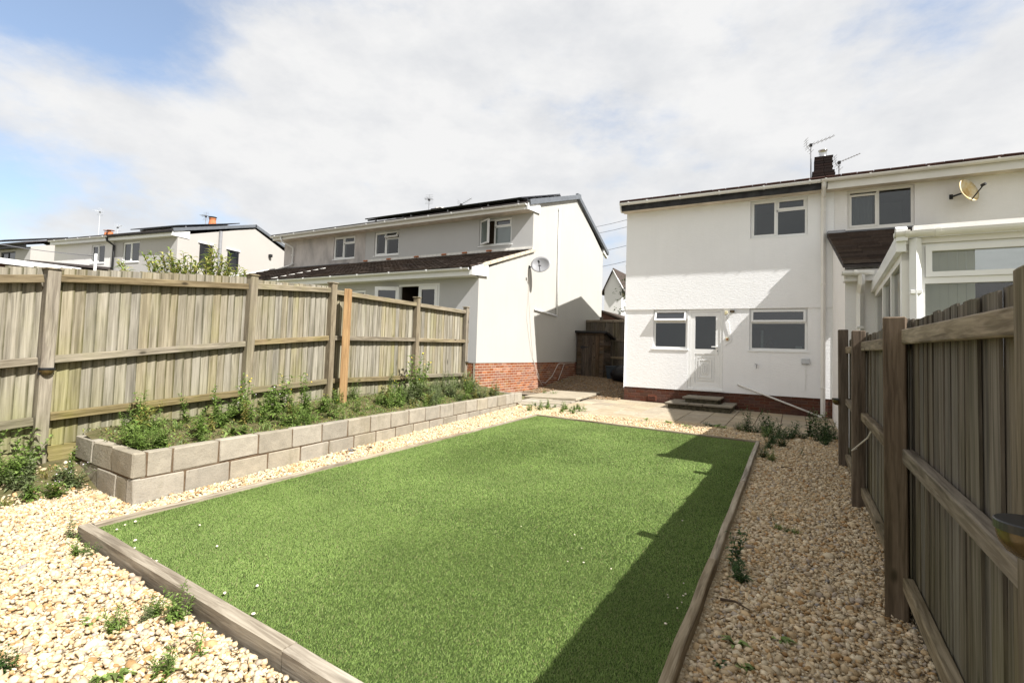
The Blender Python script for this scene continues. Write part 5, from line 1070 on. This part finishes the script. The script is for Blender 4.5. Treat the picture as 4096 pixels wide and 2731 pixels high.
m = MB(); m.hexa([(sxl-.05,SY-.12,szt-.02),(sxr+.14,SY-.12,szt-.03),(sxr+.14,SY+SD+.1,szt-.24),(sxl-.05,SY+SD+.1,szt-.24)],[(sxl-.05,SY-.12,szt+.045),(sxr+.14,SY-.12,szt+.035),(sxr+.14,SY+SD+.1,szt-.18),(sxl-.05,SY+SD+.1,szt-.18)]); m.build('shed_roof',MT['black'],sh)
m = MB(); m.box(sxl,sxr,SY-.02,SY+.01,dzt,szt-.03); m.build('header_board',MT['wood_shed'],sh)
pf = thing('passage_fence','brown timber fence closing the side passage behind the shed','fence',(-5.6,18.4,.5))
FY = 18.45; ft = B_(900,185,FY).z; n = 29
for k in range(n):
    x = XG+.06+k*.105; inst('board',board_mesh(ft-.5,'wood_grey'),pf,(x,FY+.004*(k%2),.5),(0,0,0),(1,1,ft-.5))
for zz in (ft-.04,B_(1250,555,FY).z,B_(1250,880,FY).z): rail_between(pf,(XG+.02,FY-.035,zz),(-4.05,FY-.035,zz),.09,.04,'wood_greyrail')
px_ = B_(945,250,FY).x; post(pf,px_,FY+.06,.4,ft+.10,0,'wood_grey',.1); post(pf,XG+.08,FY+.07,.4,ft-.02,0,'wood_grey',.1,False)
def lump(name,label,cat,c,r,mat,seed):
    r0 = np.random.default_rng(seed); V = ICO2_V*(1+r0.uniform(-.16,.16,(len(ICO2_V),1)))*np.array(r); V[:,2] = np.maximum(V[:,2],-.8*r[2]); V = V+np.array([0,0,.8*r[2]])
    o = link(bpy.data.objects.new(name,fast_mesh(name,V,ICO2_F,MT[mat],smooth=False)),None,c); tag(o,label,cat); return o
lump('bin_bag','crumpled black bin bag by the corner of the white house','bin bag',(-5.05,16.75,g1(-5.05,16.75)-.02),(.42,.36,.33),'blackbag',3); lump('bin_bag','smaller black bin bag slumped behind the first bag','bin bag',(-4.72,17.05,g1(-4.7,17)-.02),(.34,.30,.30),'blackbag',5)
t = thing('recycling_box','dark blue plastic box between the shed and the bags','box',(-5.55,17.35,g1(-5.55,17.35)))
z = g1(-5.55,17.35); m = MB(); m.hexa([(-5.72,17.15,z),(-5.40,17.15,z),(-5.40,17.55,z),(-5.72,17.55,z)],[(-5.77,17.10,z+.42),(-5.35,17.10,z+.42),(-5.35,17.60,z+.42),(-5.77,17.60,z+.42)]); m.build('body',MT['bluebin'],t); m = MB(); m.cbox(-5.79,-5.33,17.08,17.62,z+.42,z+.46,.01); m.build('lid',MT['bluebin'],t)

# ------------------------------------------------------------------ plants
def leaf_geo(V,F,C,p,d,L,w,col,droop=.35,nrm=None):
    d = d.normalized(); up = Vector((0,0,1)); s = d.cross(up); s = s.normalized() if s.length > .05 else Vector((1,0,0)); n = s.cross(d)
    b = len(V); mid = p+d*L*.45+n*L*.06; tip = p+d*L-up*L*droop
    V += [p,mid+s*w/2+n*w*.18,tip,mid-s*w/2+n*w*.18,mid]
    F += [(b,b+1,b+4),(b+1,b+2,b+4),(b+4,b+2,b+3),(b,b+4,b+3)]; C += [col*.8,col,col*1.15,col,col*.95]
def rcol(r,pal): c = Vector(pal[r.randrange(len(pal))]); return c*math.exp(r.gauss(0,.18))
GREEN = [(.13,.20,.038),(.17,.25,.055),(.105,.17,.035),(.205,.275,.08)]; DARK = [(.045,.09,.02),(.062,.115,.026),(.036,.072,.018)]; YEL = [(.25,.24,.06),(.20,.22,.05),(.30,.23,.08)]; GREY = [(.16,.20,.085),(.13,.17,.06),(.19,.215,.11)]
def weed_mesh(seed,kind,h,pal,lw=1.0):
    r = random.Random(seed); V=[];F=[];C=[]; stems=[]
    if kind == 'rosette':
        for k in range(r.randint(8,13)): a = r.uniform(0,6.28); e = r.uniform(.15,.9); leaf_geo(V,F,C,Vector((0,0,.005)),Vector((math.cos(a),math.sin(a),e)),h*r.uniform(.7,1.2),h*.26*lw,rcol(r,pal),.35)
    elif kind == 'grass':
        for k in range(46): a = r.uniform(0,6.28); rr = r.uniform(0,h*.45); p = Vector((math.cos(a)*rr,math.sin(a)*rr,0)); a2 = r.uniform(0,6.28); leaf_geo(V,F,C,p,Vector((math.cos(a2)*.5,math.sin(a2)*.5,1)),h*r.uniform(.5,1.1),h*.045*lw,rcol(r,pal),.25)
    else:
        ns = {'tall':4,'bushy':11,'sprig':2,'broad':6}[kind]; bz = kind == 'broad'
        for s in range(ns):
            a = r.uniform(0,6.28); lean = r.uniform(.05,.25) if kind != 'bushy' else r.uniform(.2,1.0); hh = h*r.uniform(.6,1.05); p = Vector((r.uniform(-1,1),r.uniform(-1,1),0))*h*(.08 if kind!='bushy' else .22); pts=[p.copy()]; d = Vector((math.cos(a)*lean,math.sin(a)*lean,1)).normalized()
            nseg = 7
            for i in range(nseg): d = (d+Vector((r.gauss(0,.09),r.gauss(0,.09),.02))).normalized(); p = p+d*hh/nseg; pts.append(p.copy())
            stems.append(pts)
            nl = int(26*hh/max(h,.01)) if kind not in ('sprig','broad') else 12
            for k in range(nl):
                t = (k+.5)/nl*nseg; i = min(int(t),nseg-1); q = pts[i].lerp(pts[i+1],t-i); aa = k*2.4+r.uniform(-.4,.4); el_ = r.uniform(.15,.8); sz = h*(.20 if kind!='bushy' else .19)*r.uniform(.6,1.2)*(1.1-.5*t/nseg)
                sz = min(sz*1.25,.13*lw+.02)
                sz *= 1.7 if bz else 1
                leaf_geo(V,F,C,q,Vector((math.cos(aa),math.sin(aa),el_)),sz,sz*(.46 if bz else .36)*lw,rcol(r,pal),r.uniform(.1,.4))
    ns_ = len(V)
    for pts in stems:
        for i in range(len(pts)-1):
            b = len(V); w_ = max(.0016,.0032*(1-i/len(pts))); 
            for q in (pts[i],pts[i+1]): V += [q+Vector((w_,0,0)),q+Vector((-w_*.5,w_*.87,0)),q+Vector((-w_*.5,-w_*.87,0))]; C += [Vector(pal[0])*.8]*3
            for k in range(3): F += [(b+k,b+(k+1)%3,b+3+(k+1)%3),(b+k,b+3+(k+1)%3,b+3+k)]
    me = fast_mesh('weed',np.array([v[:] for v in V]),np.array(F),MT['leaf'],np.array([c[:] for c in C]))
    return me,[pts[-1] for pts in stems]
WM = {}
for kd,pal,h in [(k_,p_,h_) for k_,h_ in (('tall',.40),('bushy',.27),('sprig',.20),('broad',.24),('rosette',.14),('grass',.16)) for p_ in ('GREEN','GREY','YEL','DARK')]:
    WM[(kd,pal)] = [weed_mesh(len(WM)*10+i,kd,h,globals()[pal],1.0) for i in range(3)]
fl_me = {}
for nm,mt in (('petal','petal'),('yellow_petal','yellow_petal')):
    q = MB(); q.add([(0,0,.004)]+[(.008*math.cos(k*1.047),.008*math.sin(k*1.047),0) for k in range(6)],[(0,1+k,1+(k+1)%6) for k in range(6)]); fl_me[nm] = q.mesh('flower',MT[mt])
KW = {'tall':'tall stemmed weed','bushy':'bushy weed','sprig':'upright leafy sprig','broad':'broad leaved weed','rosette':'flat leafy rosette','grass':'grassy tuft'}
PW_ = {'GREEN':'fresh green','GREY':'grey green','YEL':'yellowing','DARK':'dark green'}
def weed(kd,pal,x,y,z,s,where,flowers=None,cat='weed',name='weed'):
    label = PW_[pal]+' '+KW[kd]+' '+('in flower ' if flowers else '')+where; group = KW[kd]+'s '+where
    me,tips = random.choice(WM[(kd,pal)]); a = random.uniform(0,6.28); o = inst(name,me,None,(x,y,z),(random.uniform(-.08,.08),random.uniform(-.08,.08),a),(s*random.uniform(.9,1.1),s*random.uniform(.9,1.1),s*random.uniform(.9,1.15))); tag(o,label,cat,group)
    if flowers:
        for tp in tips:
            for _ in range(1):
                f = bpy.data.objects.new('flower',fl_me[flowers]); COL.objects.link(f); f.parent = o; f.location = tp+Vector((random.uniform(-.03,.03),random.uniform(-.03,.03),random.uniform(-.03,.02))); f.rotation_euler = (random.uniform(-.6,.6),random.uniform(-.6,.6),0); WP[f.name] = f.location
    return o
def pG(x,y,dz=0):
    z = .1; d = ray(x,y)
    for _ in range(40): P = CP+d*((z+dz-CP.z)/d.z); z = .5*z+.5*g1(P.x,P.y)
    return P
# weeds in the raised bed
BAY = [(4.2,'first fence bay'),(5.66,'short second fence bay'),(7.9,'third fence bay'),(99,'last fence bay')]
def bed_where(y,t): return ('beside the fence' if t < .4 else 'behind the blocks' if t > .7 else 'mid bed')+' under the '+next(n_ for l_,n_ in BAY if y < l_)
rw = random.Random(21)
for k in range(125):
    y = 2.45+7.3*(k+rw.random())/125; t = rw.random(); x = fx(y)+.05+(WALL_A.x-.0881*(y-2.227)-.14-fx(y)-.05)*t; z = bed_z(x,y)-.01
    if 4.9 < y < 6.6 and rw.random() < .55: kd,pal,s,li = 'grass','GREEN',rw.uniform(.4,.8),0
    elif y > 6.8 and rw.random() < .6: kd,pal,s,li = rw.choice(['bushy','tall']),'GREY',rw.uniform(.8,1.35),1
    elif y > 7.6 and rw.random() < .35: kd,pal,s,li = 'tall','YEL',rw.uniform(.8,1.3),2
    elif rw.random() < .3: kd,pal,s,li = 'tall','GREEN',rw.uniform(.7,1.25),3
    elif rw.random() < .12: kd,pal,s,li = 'tall','YEL',rw.uniform(.6,1.1),2
    else: kd,pal,s,li = rw.choice(['bushy','broad','broad','grass','rosette']),'GREEN',rw.uniform(.75,1.35),0
    if t > .8: s *= .7
    weed(kd,pal,x,y,z,s,bed_where(y,t),flowers=(rw.choice(['petal','yellow_petal']) if li == 3 and rw.random() < .4 else None))
for (x,y,s) in [(-6.0,3.95,1.7),(-6.15,4.55,1.5),(-5.95,4.75,1.35),(-6.25,7.55,2.1),(-6.1,7.35,1.6),(-6.28,7.75,1.8)]: weed('tall','GREEN',x,y,bed_z(x,y)-.01,s*1.0,'standing highest against the '+next(n_ for l_,n_ in BAY if y < l_),'yellow_petal')
for (x,y) in [(-5.05,2.35),(-5.2,2.40),(-5.35,2.42),(-5.12,2.48),(-5.5,2.5),(-5.3,2.6)]: weed('bushy','GREEN',x,y,.44,rw.uniform(.55,.9),'spilling over the end blocks of the raised bed')
# cluster outside the end of the wall and at the fence foot
for k in range(13):
    a = rw.uniform(0,6.28); q = rw.random()**.5; x = -5.82+.27*q*math.cos(a); y = 1.95+.24*q*math.sin(a); weed(rw.choice(['bushy','broad','tall']),'GREEN' if rw.random()<.6 else 'GREY',x,y,g1(x,y)-.01,rw.uniform(.55,.95),'clumped at the outer end of the block wall','petal' if rw.random()<.2 else None)
for k in range(12): x = rw.uniform(-6.2,-5.95); y = rw.uniform(1.25,1.95); weed(rw.choice(['tall','bushy','grass']),'GREEN',x,y,g1(x,y)-.01,rw.uniform(.7,1.3),'at the foot of the sunlit fence by its lamp post')
for k in range(34): x = rw.uniform(-6.15,-5.6); y = rw.uniform(1.1,2.2); weed(rw.choice(['grass','grass','rosette']),rw.choice(['YEL','GREEN']),x,y,g1(x,y)-.01,rw.uniform(.35,.7),'between the sunlit fence foot and the gravel')
z4 = 1300/2352
for (x,y,kd,pal,s,lb) in [(1225,860,'sprig','GREEN',1.0,0),(1285,870,'bushy','GREEN',.62,0),(1120,845,'bushy','GREEN',.5,0),(1060,890,'bushy','GREY',.42,0),(840,950,'bushy','GREEN',.46,1),(900,935,'grass','GREEN',.45,1),(1200,1290,'sprig','GREEN',1.05,1),(1150,1280,'bushy','GREEN',.4,1),(1450,1140,'sprig','GREEN',.9,1),(660,890,'rosette','GREEN',.5,1),(830,1300,'rosette','GREEN',.7,1),(730,1315,'rosette','GREEN',.6,1),(30,1250,'bushy','DARK',.5,1),(1390,1240,'grass','YEL',.35,1),(600,405,'bushy','GREEN',.38,2),(540,420,'tall','GREEN',.4,2),(650,410,'bushy','DARK',.3,2),(500,290,'tall','GREY',.4,2),(330,600,'grass','GREEN',.3,1)]:
    P = pG(x*z4,2000+y*z4); weed(kd,pal,P.x,P.y,P.z-.005,s,['hard against the sunlit timber edging board','pushing up through the sunlit cream gravel','at the sunlit corner of the timber edging'][lb])
kr = 1500/2352
for (x,y,kd,pal,s) in [(1720,440,'tall','DARK',1.1),(1700,425,'bushy','DARK',.8),(1760,440,'bushy','DARK',.7),(1830,450,'bushy','DARK',1.2),(1850,440,'tall','DARK',1.3),(1815,470,'bushy','GREEN',.9),(1870,510,'bushy','DARK',1.0),(1920,530,'bushy','DARK',1.0),(1900,480,'bushy','DARK',1.1),(1960,480,'bushy','DARK',1.1),(1990,470,'tall','DARK',1.0),(2060,480,'bushy','DARK',.8),(2100,470,'tall','DARK',1.3),(2130,465,'tall','GREY',1.25),(2160,500,'bushy','DARK',.9),(2210,500,'bushy','DARK',1.2),(2200,460,'tall','DARK',1.3),(2235,480,'bushy','DARK',1.2),(2190,520,'bushy','DARK',.9),(1840,540,'bushy','DARK',.8),(1800,600,'bushy','DARK',.7),(1860,620,'bushy','GREEN',.6),(1640,425,'bushy','DARK',.6),(1670,430,'bushy','GREEN',.6),(2045,580,'sprig','DARK',.9),(1520,405,'rosette','GREEN',1.1),(1560,415,'rosette','GREEN',1.0),(1480,402,'rosette','DARK',1.0),(1450,400,'bushy','DARK',.4),(1320,405,'rosette','GREEN',.9),(1210,380,'rosette','GREEN',.9),(1075,362,'rosette','GREEN',.8),(1350,415,'grass','GREEN',.6),(2230,260,'bushy','DARK',.9),(2235,320,'bushy','DARK',.8)]:
    P = pG(1900+x*kr,1450+y*kr); weed(kd,pal,P.x,P.y,P.z-.005,s*1.0,'along the shaded patio edge by the fence end' if x > 2040 else 'along the shaded patio edge by the lawn corner' if x > 1560 else 'between the lawn edging and the patio')
for k in range(80):
    x = rw.uniform(330,700); y = 262+.08*(x-330)+rw.uniform(0,44)*(1 if x < 640 else .5); P = pG(1900+x*kr,1450+y*kr)
    if P.y < 8.98-.109*(P.x+4.4): continue
    weed(rw.choice(['grass','grass','grass','rosette','broad']) if k % 9 else 'tall','GREEN',P.x,P.y,P.z-.008,rw.uniform(.3,.6),'in the gravel beside the buff patio corner')
k6 = 1200/2352
for (x,y,kd,pal,s) in [(1870,640,'bushy','DARK',.55),(1850,560,'tall','DARK',.7),(1890,640,'rosette','DARK',.7),(2250,260,'grass','DARK',.5),(2180,235,'grass','GREEN',.45),(2310,270,'grass','GREEN',.5),(1850,1140,'rosette','GREEN',.6),(2210,1120,'rosette','GREEN',.6),(1910,1330,'rosette','GREEN',.5),(1730,1300,'rosette','DARK',.4),(2140,170,'sprig','DARK',.5),(1890,280,'rosette','DARK',.5)]:
    P = pG(2000+x*k6,2000+y*k6); weed(kd,pal,P.x,P.y,P.z-.003,s,'in the shaded gravel strip beside the fence')
for (x,y) in [(-5.9,13.0),(-6.2,13.05),(-1.42,13.62)]: weed('bushy','GREEN',x,y,g1(x,y) if y>13.1 else g1(x,y),.6,'at the foot of the '+('orange brick plinth' if x < -3 else 'white house wall beside the steps'))

# low ground cover in the bed
V=[];F=[];C=[]; r = random.Random(5)
for k in range(9000):
    y = r.uniform(2.35,10.3); t = r.random(); x = fx(y)+.0+(WALL_A.x-.0881*(y-2.227)-.11-fx(y))*t
    if y > 9.3 and r.random() < .6: continue
    a = r.uniform(0,6.28); leaf_geo(V,F,C,Vector((x,y,bed_z(x,y))),Vector((math.cos(a),math.sin(a),r.uniform(.2,1.4))),r.uniform(.03,.08),r.uniform(.008,.02),rcol(r,GREEN+GREY[:1]+YEL[:1]),.3)
gc_ = link(bpy.data.objects.new('ground_cover',fast_mesh('ground_cover',np.array([v[:] for v in V]),np.array(F),MT['leaf'],np.array([c[:] for c in C])))); tag(gc_,'low green ground cover carpeting the raised bed','ground cover',kind='stuff')

# variegated shrub over the fence
vs_ = thing('variegated_shrub','yellow and green variegated shrub showing above the fence top','shrub',(-7.6,4.1,.4))
V=[];F=[];C=[]; r = random.Random(9); stems=[]
tops = [(3.15,2.30),(3.45,2.45),(3.62,2.52),(3.78,2.50),(3.92,2.46),(4.08,2.50),(4.22,2.52),(4.33,2.72),(4.42,2.66),(4.52,2.50),(4.66,2.44),(4.80,2.42),(3.70,2.42),(4.0,2.40),(4.38,2.55),(4.6,2.4)]
for (y,zt) in tops:
    for q in range(4):
        b = Vector((-7.6+r.uniform(-.15,.15),4.05+r.uniform(-.3,.3),.45)); e = Vector((-7.5+r.uniform(-.25,.15),y+r.uniform(-.07,.07),zt+.12-.05*q)); stems.append([b,b.lerp(e,.5)+Vector((0,0,.15)),e])
        for k in range(34):
            t = .66+.34*k/33; p = b.lerp(e,t)+Vector((r.gauss(0,.012),r.gauss(0,.012),.15*(1-abs(2*t-1)))); a = k*2.4+r.uniform(-.4,.4); yl = r.random(); col = Vector((.46,.45,.13)) if yl < .5 else Vector((.20,.27,.06)); leaf_geo(V,F,C,p,Vector((math.cos(a),math.sin(a),r.uniform(.3,1.2))),r.uniform(.08,.13),r.uniform(.032,.048),col*math.exp(r.gauss(0,.15)),.25)
o = link(bpy.data.objects.new('foliage',fast_mesh('foliage',np.array([v[:] for v in V]),np.array(F),MT['leaf'],np.array([c[:] for c in C]))),vs_,(0,0,0))
m = MB(); [m.tube(s,[.012,.008,.004],5) for s in stems]; m.build('stem',MT['bark'],vs_)
# dark tree behind the white house
def tree(label,base,h,rad,seed,pal,n):
    r = random.Random(seed); t = thing('evergreen_tree',label,'tree',base); b = Vector(base); m = MB(); m.tube([b,b+Vector((.1,0,h*.5)),b+Vector((0,.1,h*.95))],[.22,.14,.03],8)
    V=[];F=[];C=[]; limbs=[]
    for k in range(26):
        z = h*(.12+.85*k/26); a = k*2.4; L = rad*(1.05-.8*k/26)*r.uniform(.7,1.15); e = b+Vector((math.cos(a)*L,math.sin(a)*L,z+L*.25)); s = b+Vector((0,0,z)); m.tube([s,e],[.05,.012],5); limbs.append((s,e))
    for k in range(n):
        s,e = r.choice(limbs); p = s.lerp(e,r.uniform(.25,1.05))+Vector((r.gauss(0,.28),r.gauss(0,.28),r.gauss(0,.22))); a = r.uniform(0,6.28); leaf_geo(V,F,C,p,Vector((math.cos(a),math.sin(a),r.uniform(-.4,.8))),r.uniform(.18,.36),r.uniform(.08,.16),rcol(r,pal),.3)
    m.build('trunk',MT['bark'],t); link(bpy.data.objects.new('crown',fast_mesh('crown',np.array([v[:] for v in V]),np.array(F),MT['leaf'],np.array([c[:] for c in C]))),t,(0,0,0)); return t
tp = pY(2503,1130,34); tree('dark evergreen tree peeping past the corner of the white house',(tp.x+1.0,34,.4),tp.z+.9,2.1,4,DARK,3600)

# ------------------------------------------------------------------ loose bits
pbm = []
for k in range(4):
    jit = 1+rng.uniform(-.2,.2,(12,1)); Vp = ICO_V*jit*np.array([1.15,.85,.6]); pbm.append(fast_mesh('pebble',Vp,ICO_F,MT['pebble'],np.repeat(np.array([(.72,.64,.50)])*rng.uniform(.85,1.1),12,0),smooth=True))
for (x,y) in [(905,178),(845,212),(980,290),(848,300),(975,345),(1085,425),(1130,440),(1045,462),(1195,565),(1310,640),(1340,640),(1395,648),(1625,672),(1860,620),(1675,828),(1832,823),(1570,333),(1445,180),(980,155),(2140,1145),(1600,808),(850,328),(1075,470),(1000,392)]:
    P = pG(x*z4,2000+y*z4,.062); s = random.uniform(.008,.013); o = inst('pebble',random.choice(pbm),None,(P.x,P.y,P.z+s*.2),(0,0,random.uniform(0,6)),(s,s,s)); tag(o,'cream pebble lying loose on the artificial lawn','pebble','loose pebbles on the lawn')
for (x,y) in [(1315,740),(1320,760),(1440,650),(1455,735),(1438,748),(1425,800),(1390,845),(1298,968),(640,375),(585,270),(530,478),(655,487),(870,537),(165,205),(1430,160)]:
    P = pG(2000+x*k6,2000+y*k6,.062); s = random.uniform(.004,.008); o = inst('pebble',random.choice(pbm),None,(P.x,P.y,P.z+s*.2),(0,0,random.uniform(0,6)),(s,s,s)); tag(o,'cream pebble lying loose on the artificial lawn','pebble','loose pebbles on the lawn')
def scrap(label,x,y,s,seed):
    P = pG(x,y,.03); r = random.Random(seed); N = 6; V=[];F=[]
    for i in range(N):
        for j in range(N): V.append(((i/(N-1)-.5)*s*1.8+r.uniform(-.1,.1)*s,(j/(N-1)-.5)*s*.8*(1-.5*abs(i/(N-1)-.5))+r.uniform(-.1,.1)*s,r.uniform(0,.28)*s))
    for i in range(N-1):
        for j in range(N-1): F.append((i*N+j,(i+1)*N+j,(i+1)*N+j+1,i*N+j+1))
    o = link(bpy.data.objects.new('plastic_scrap',fast_mesh('plastic_scrap',np.array(V),np.array(F),MT['lead'] if seed == 1 else MT['blackbag'])),None,P); tag(o,label,'litter'); o.rotation_euler.z = r.uniform(-.3,.5)
scrap('flat grey scrap of plastic on the gravel by the block wall',1408,1801,.075,1); scrap('torn black scrap of plastic on the gravel by the block wall',1478,1789,.055,2)
for (x,y,l,an,lb) in [(2000+1840*k6,2000+815*k6,.16,-.3,'dark twig lying on the shaded gravel'),(2500+1520*.425,1550+755*.425,.12,-.2,'thin dark twig on the gravel near the lawn corner'),(3600,2360,.05,.4,'')]:
    if not lb: continue
    P = pG(x,y,.03); m = MB(); d = Vector((math.cos(an),math.sin(an),0))*l; m.tube([P-d*.5,P+Vector((0,.01,.012)),P+d*.5],[.007,.006,.003],6); tag(m.build('twig',MT['bark']),lb,'twig')
m = MB(); P = pG(430*z4,2000+578*z4,.025); m.tube([P-Vector((.04,.02,0)),P+Vector((.04,.025,.004))],.003,5); tag(m.build('twig',MT['bark']),'short brown twig on the sunlit gravel','twig')
print('objects',len(bpy.data.objects),'tris',sum(len(o.data.polygons) for o in bpy.data.objects if o.type=='MESH'))
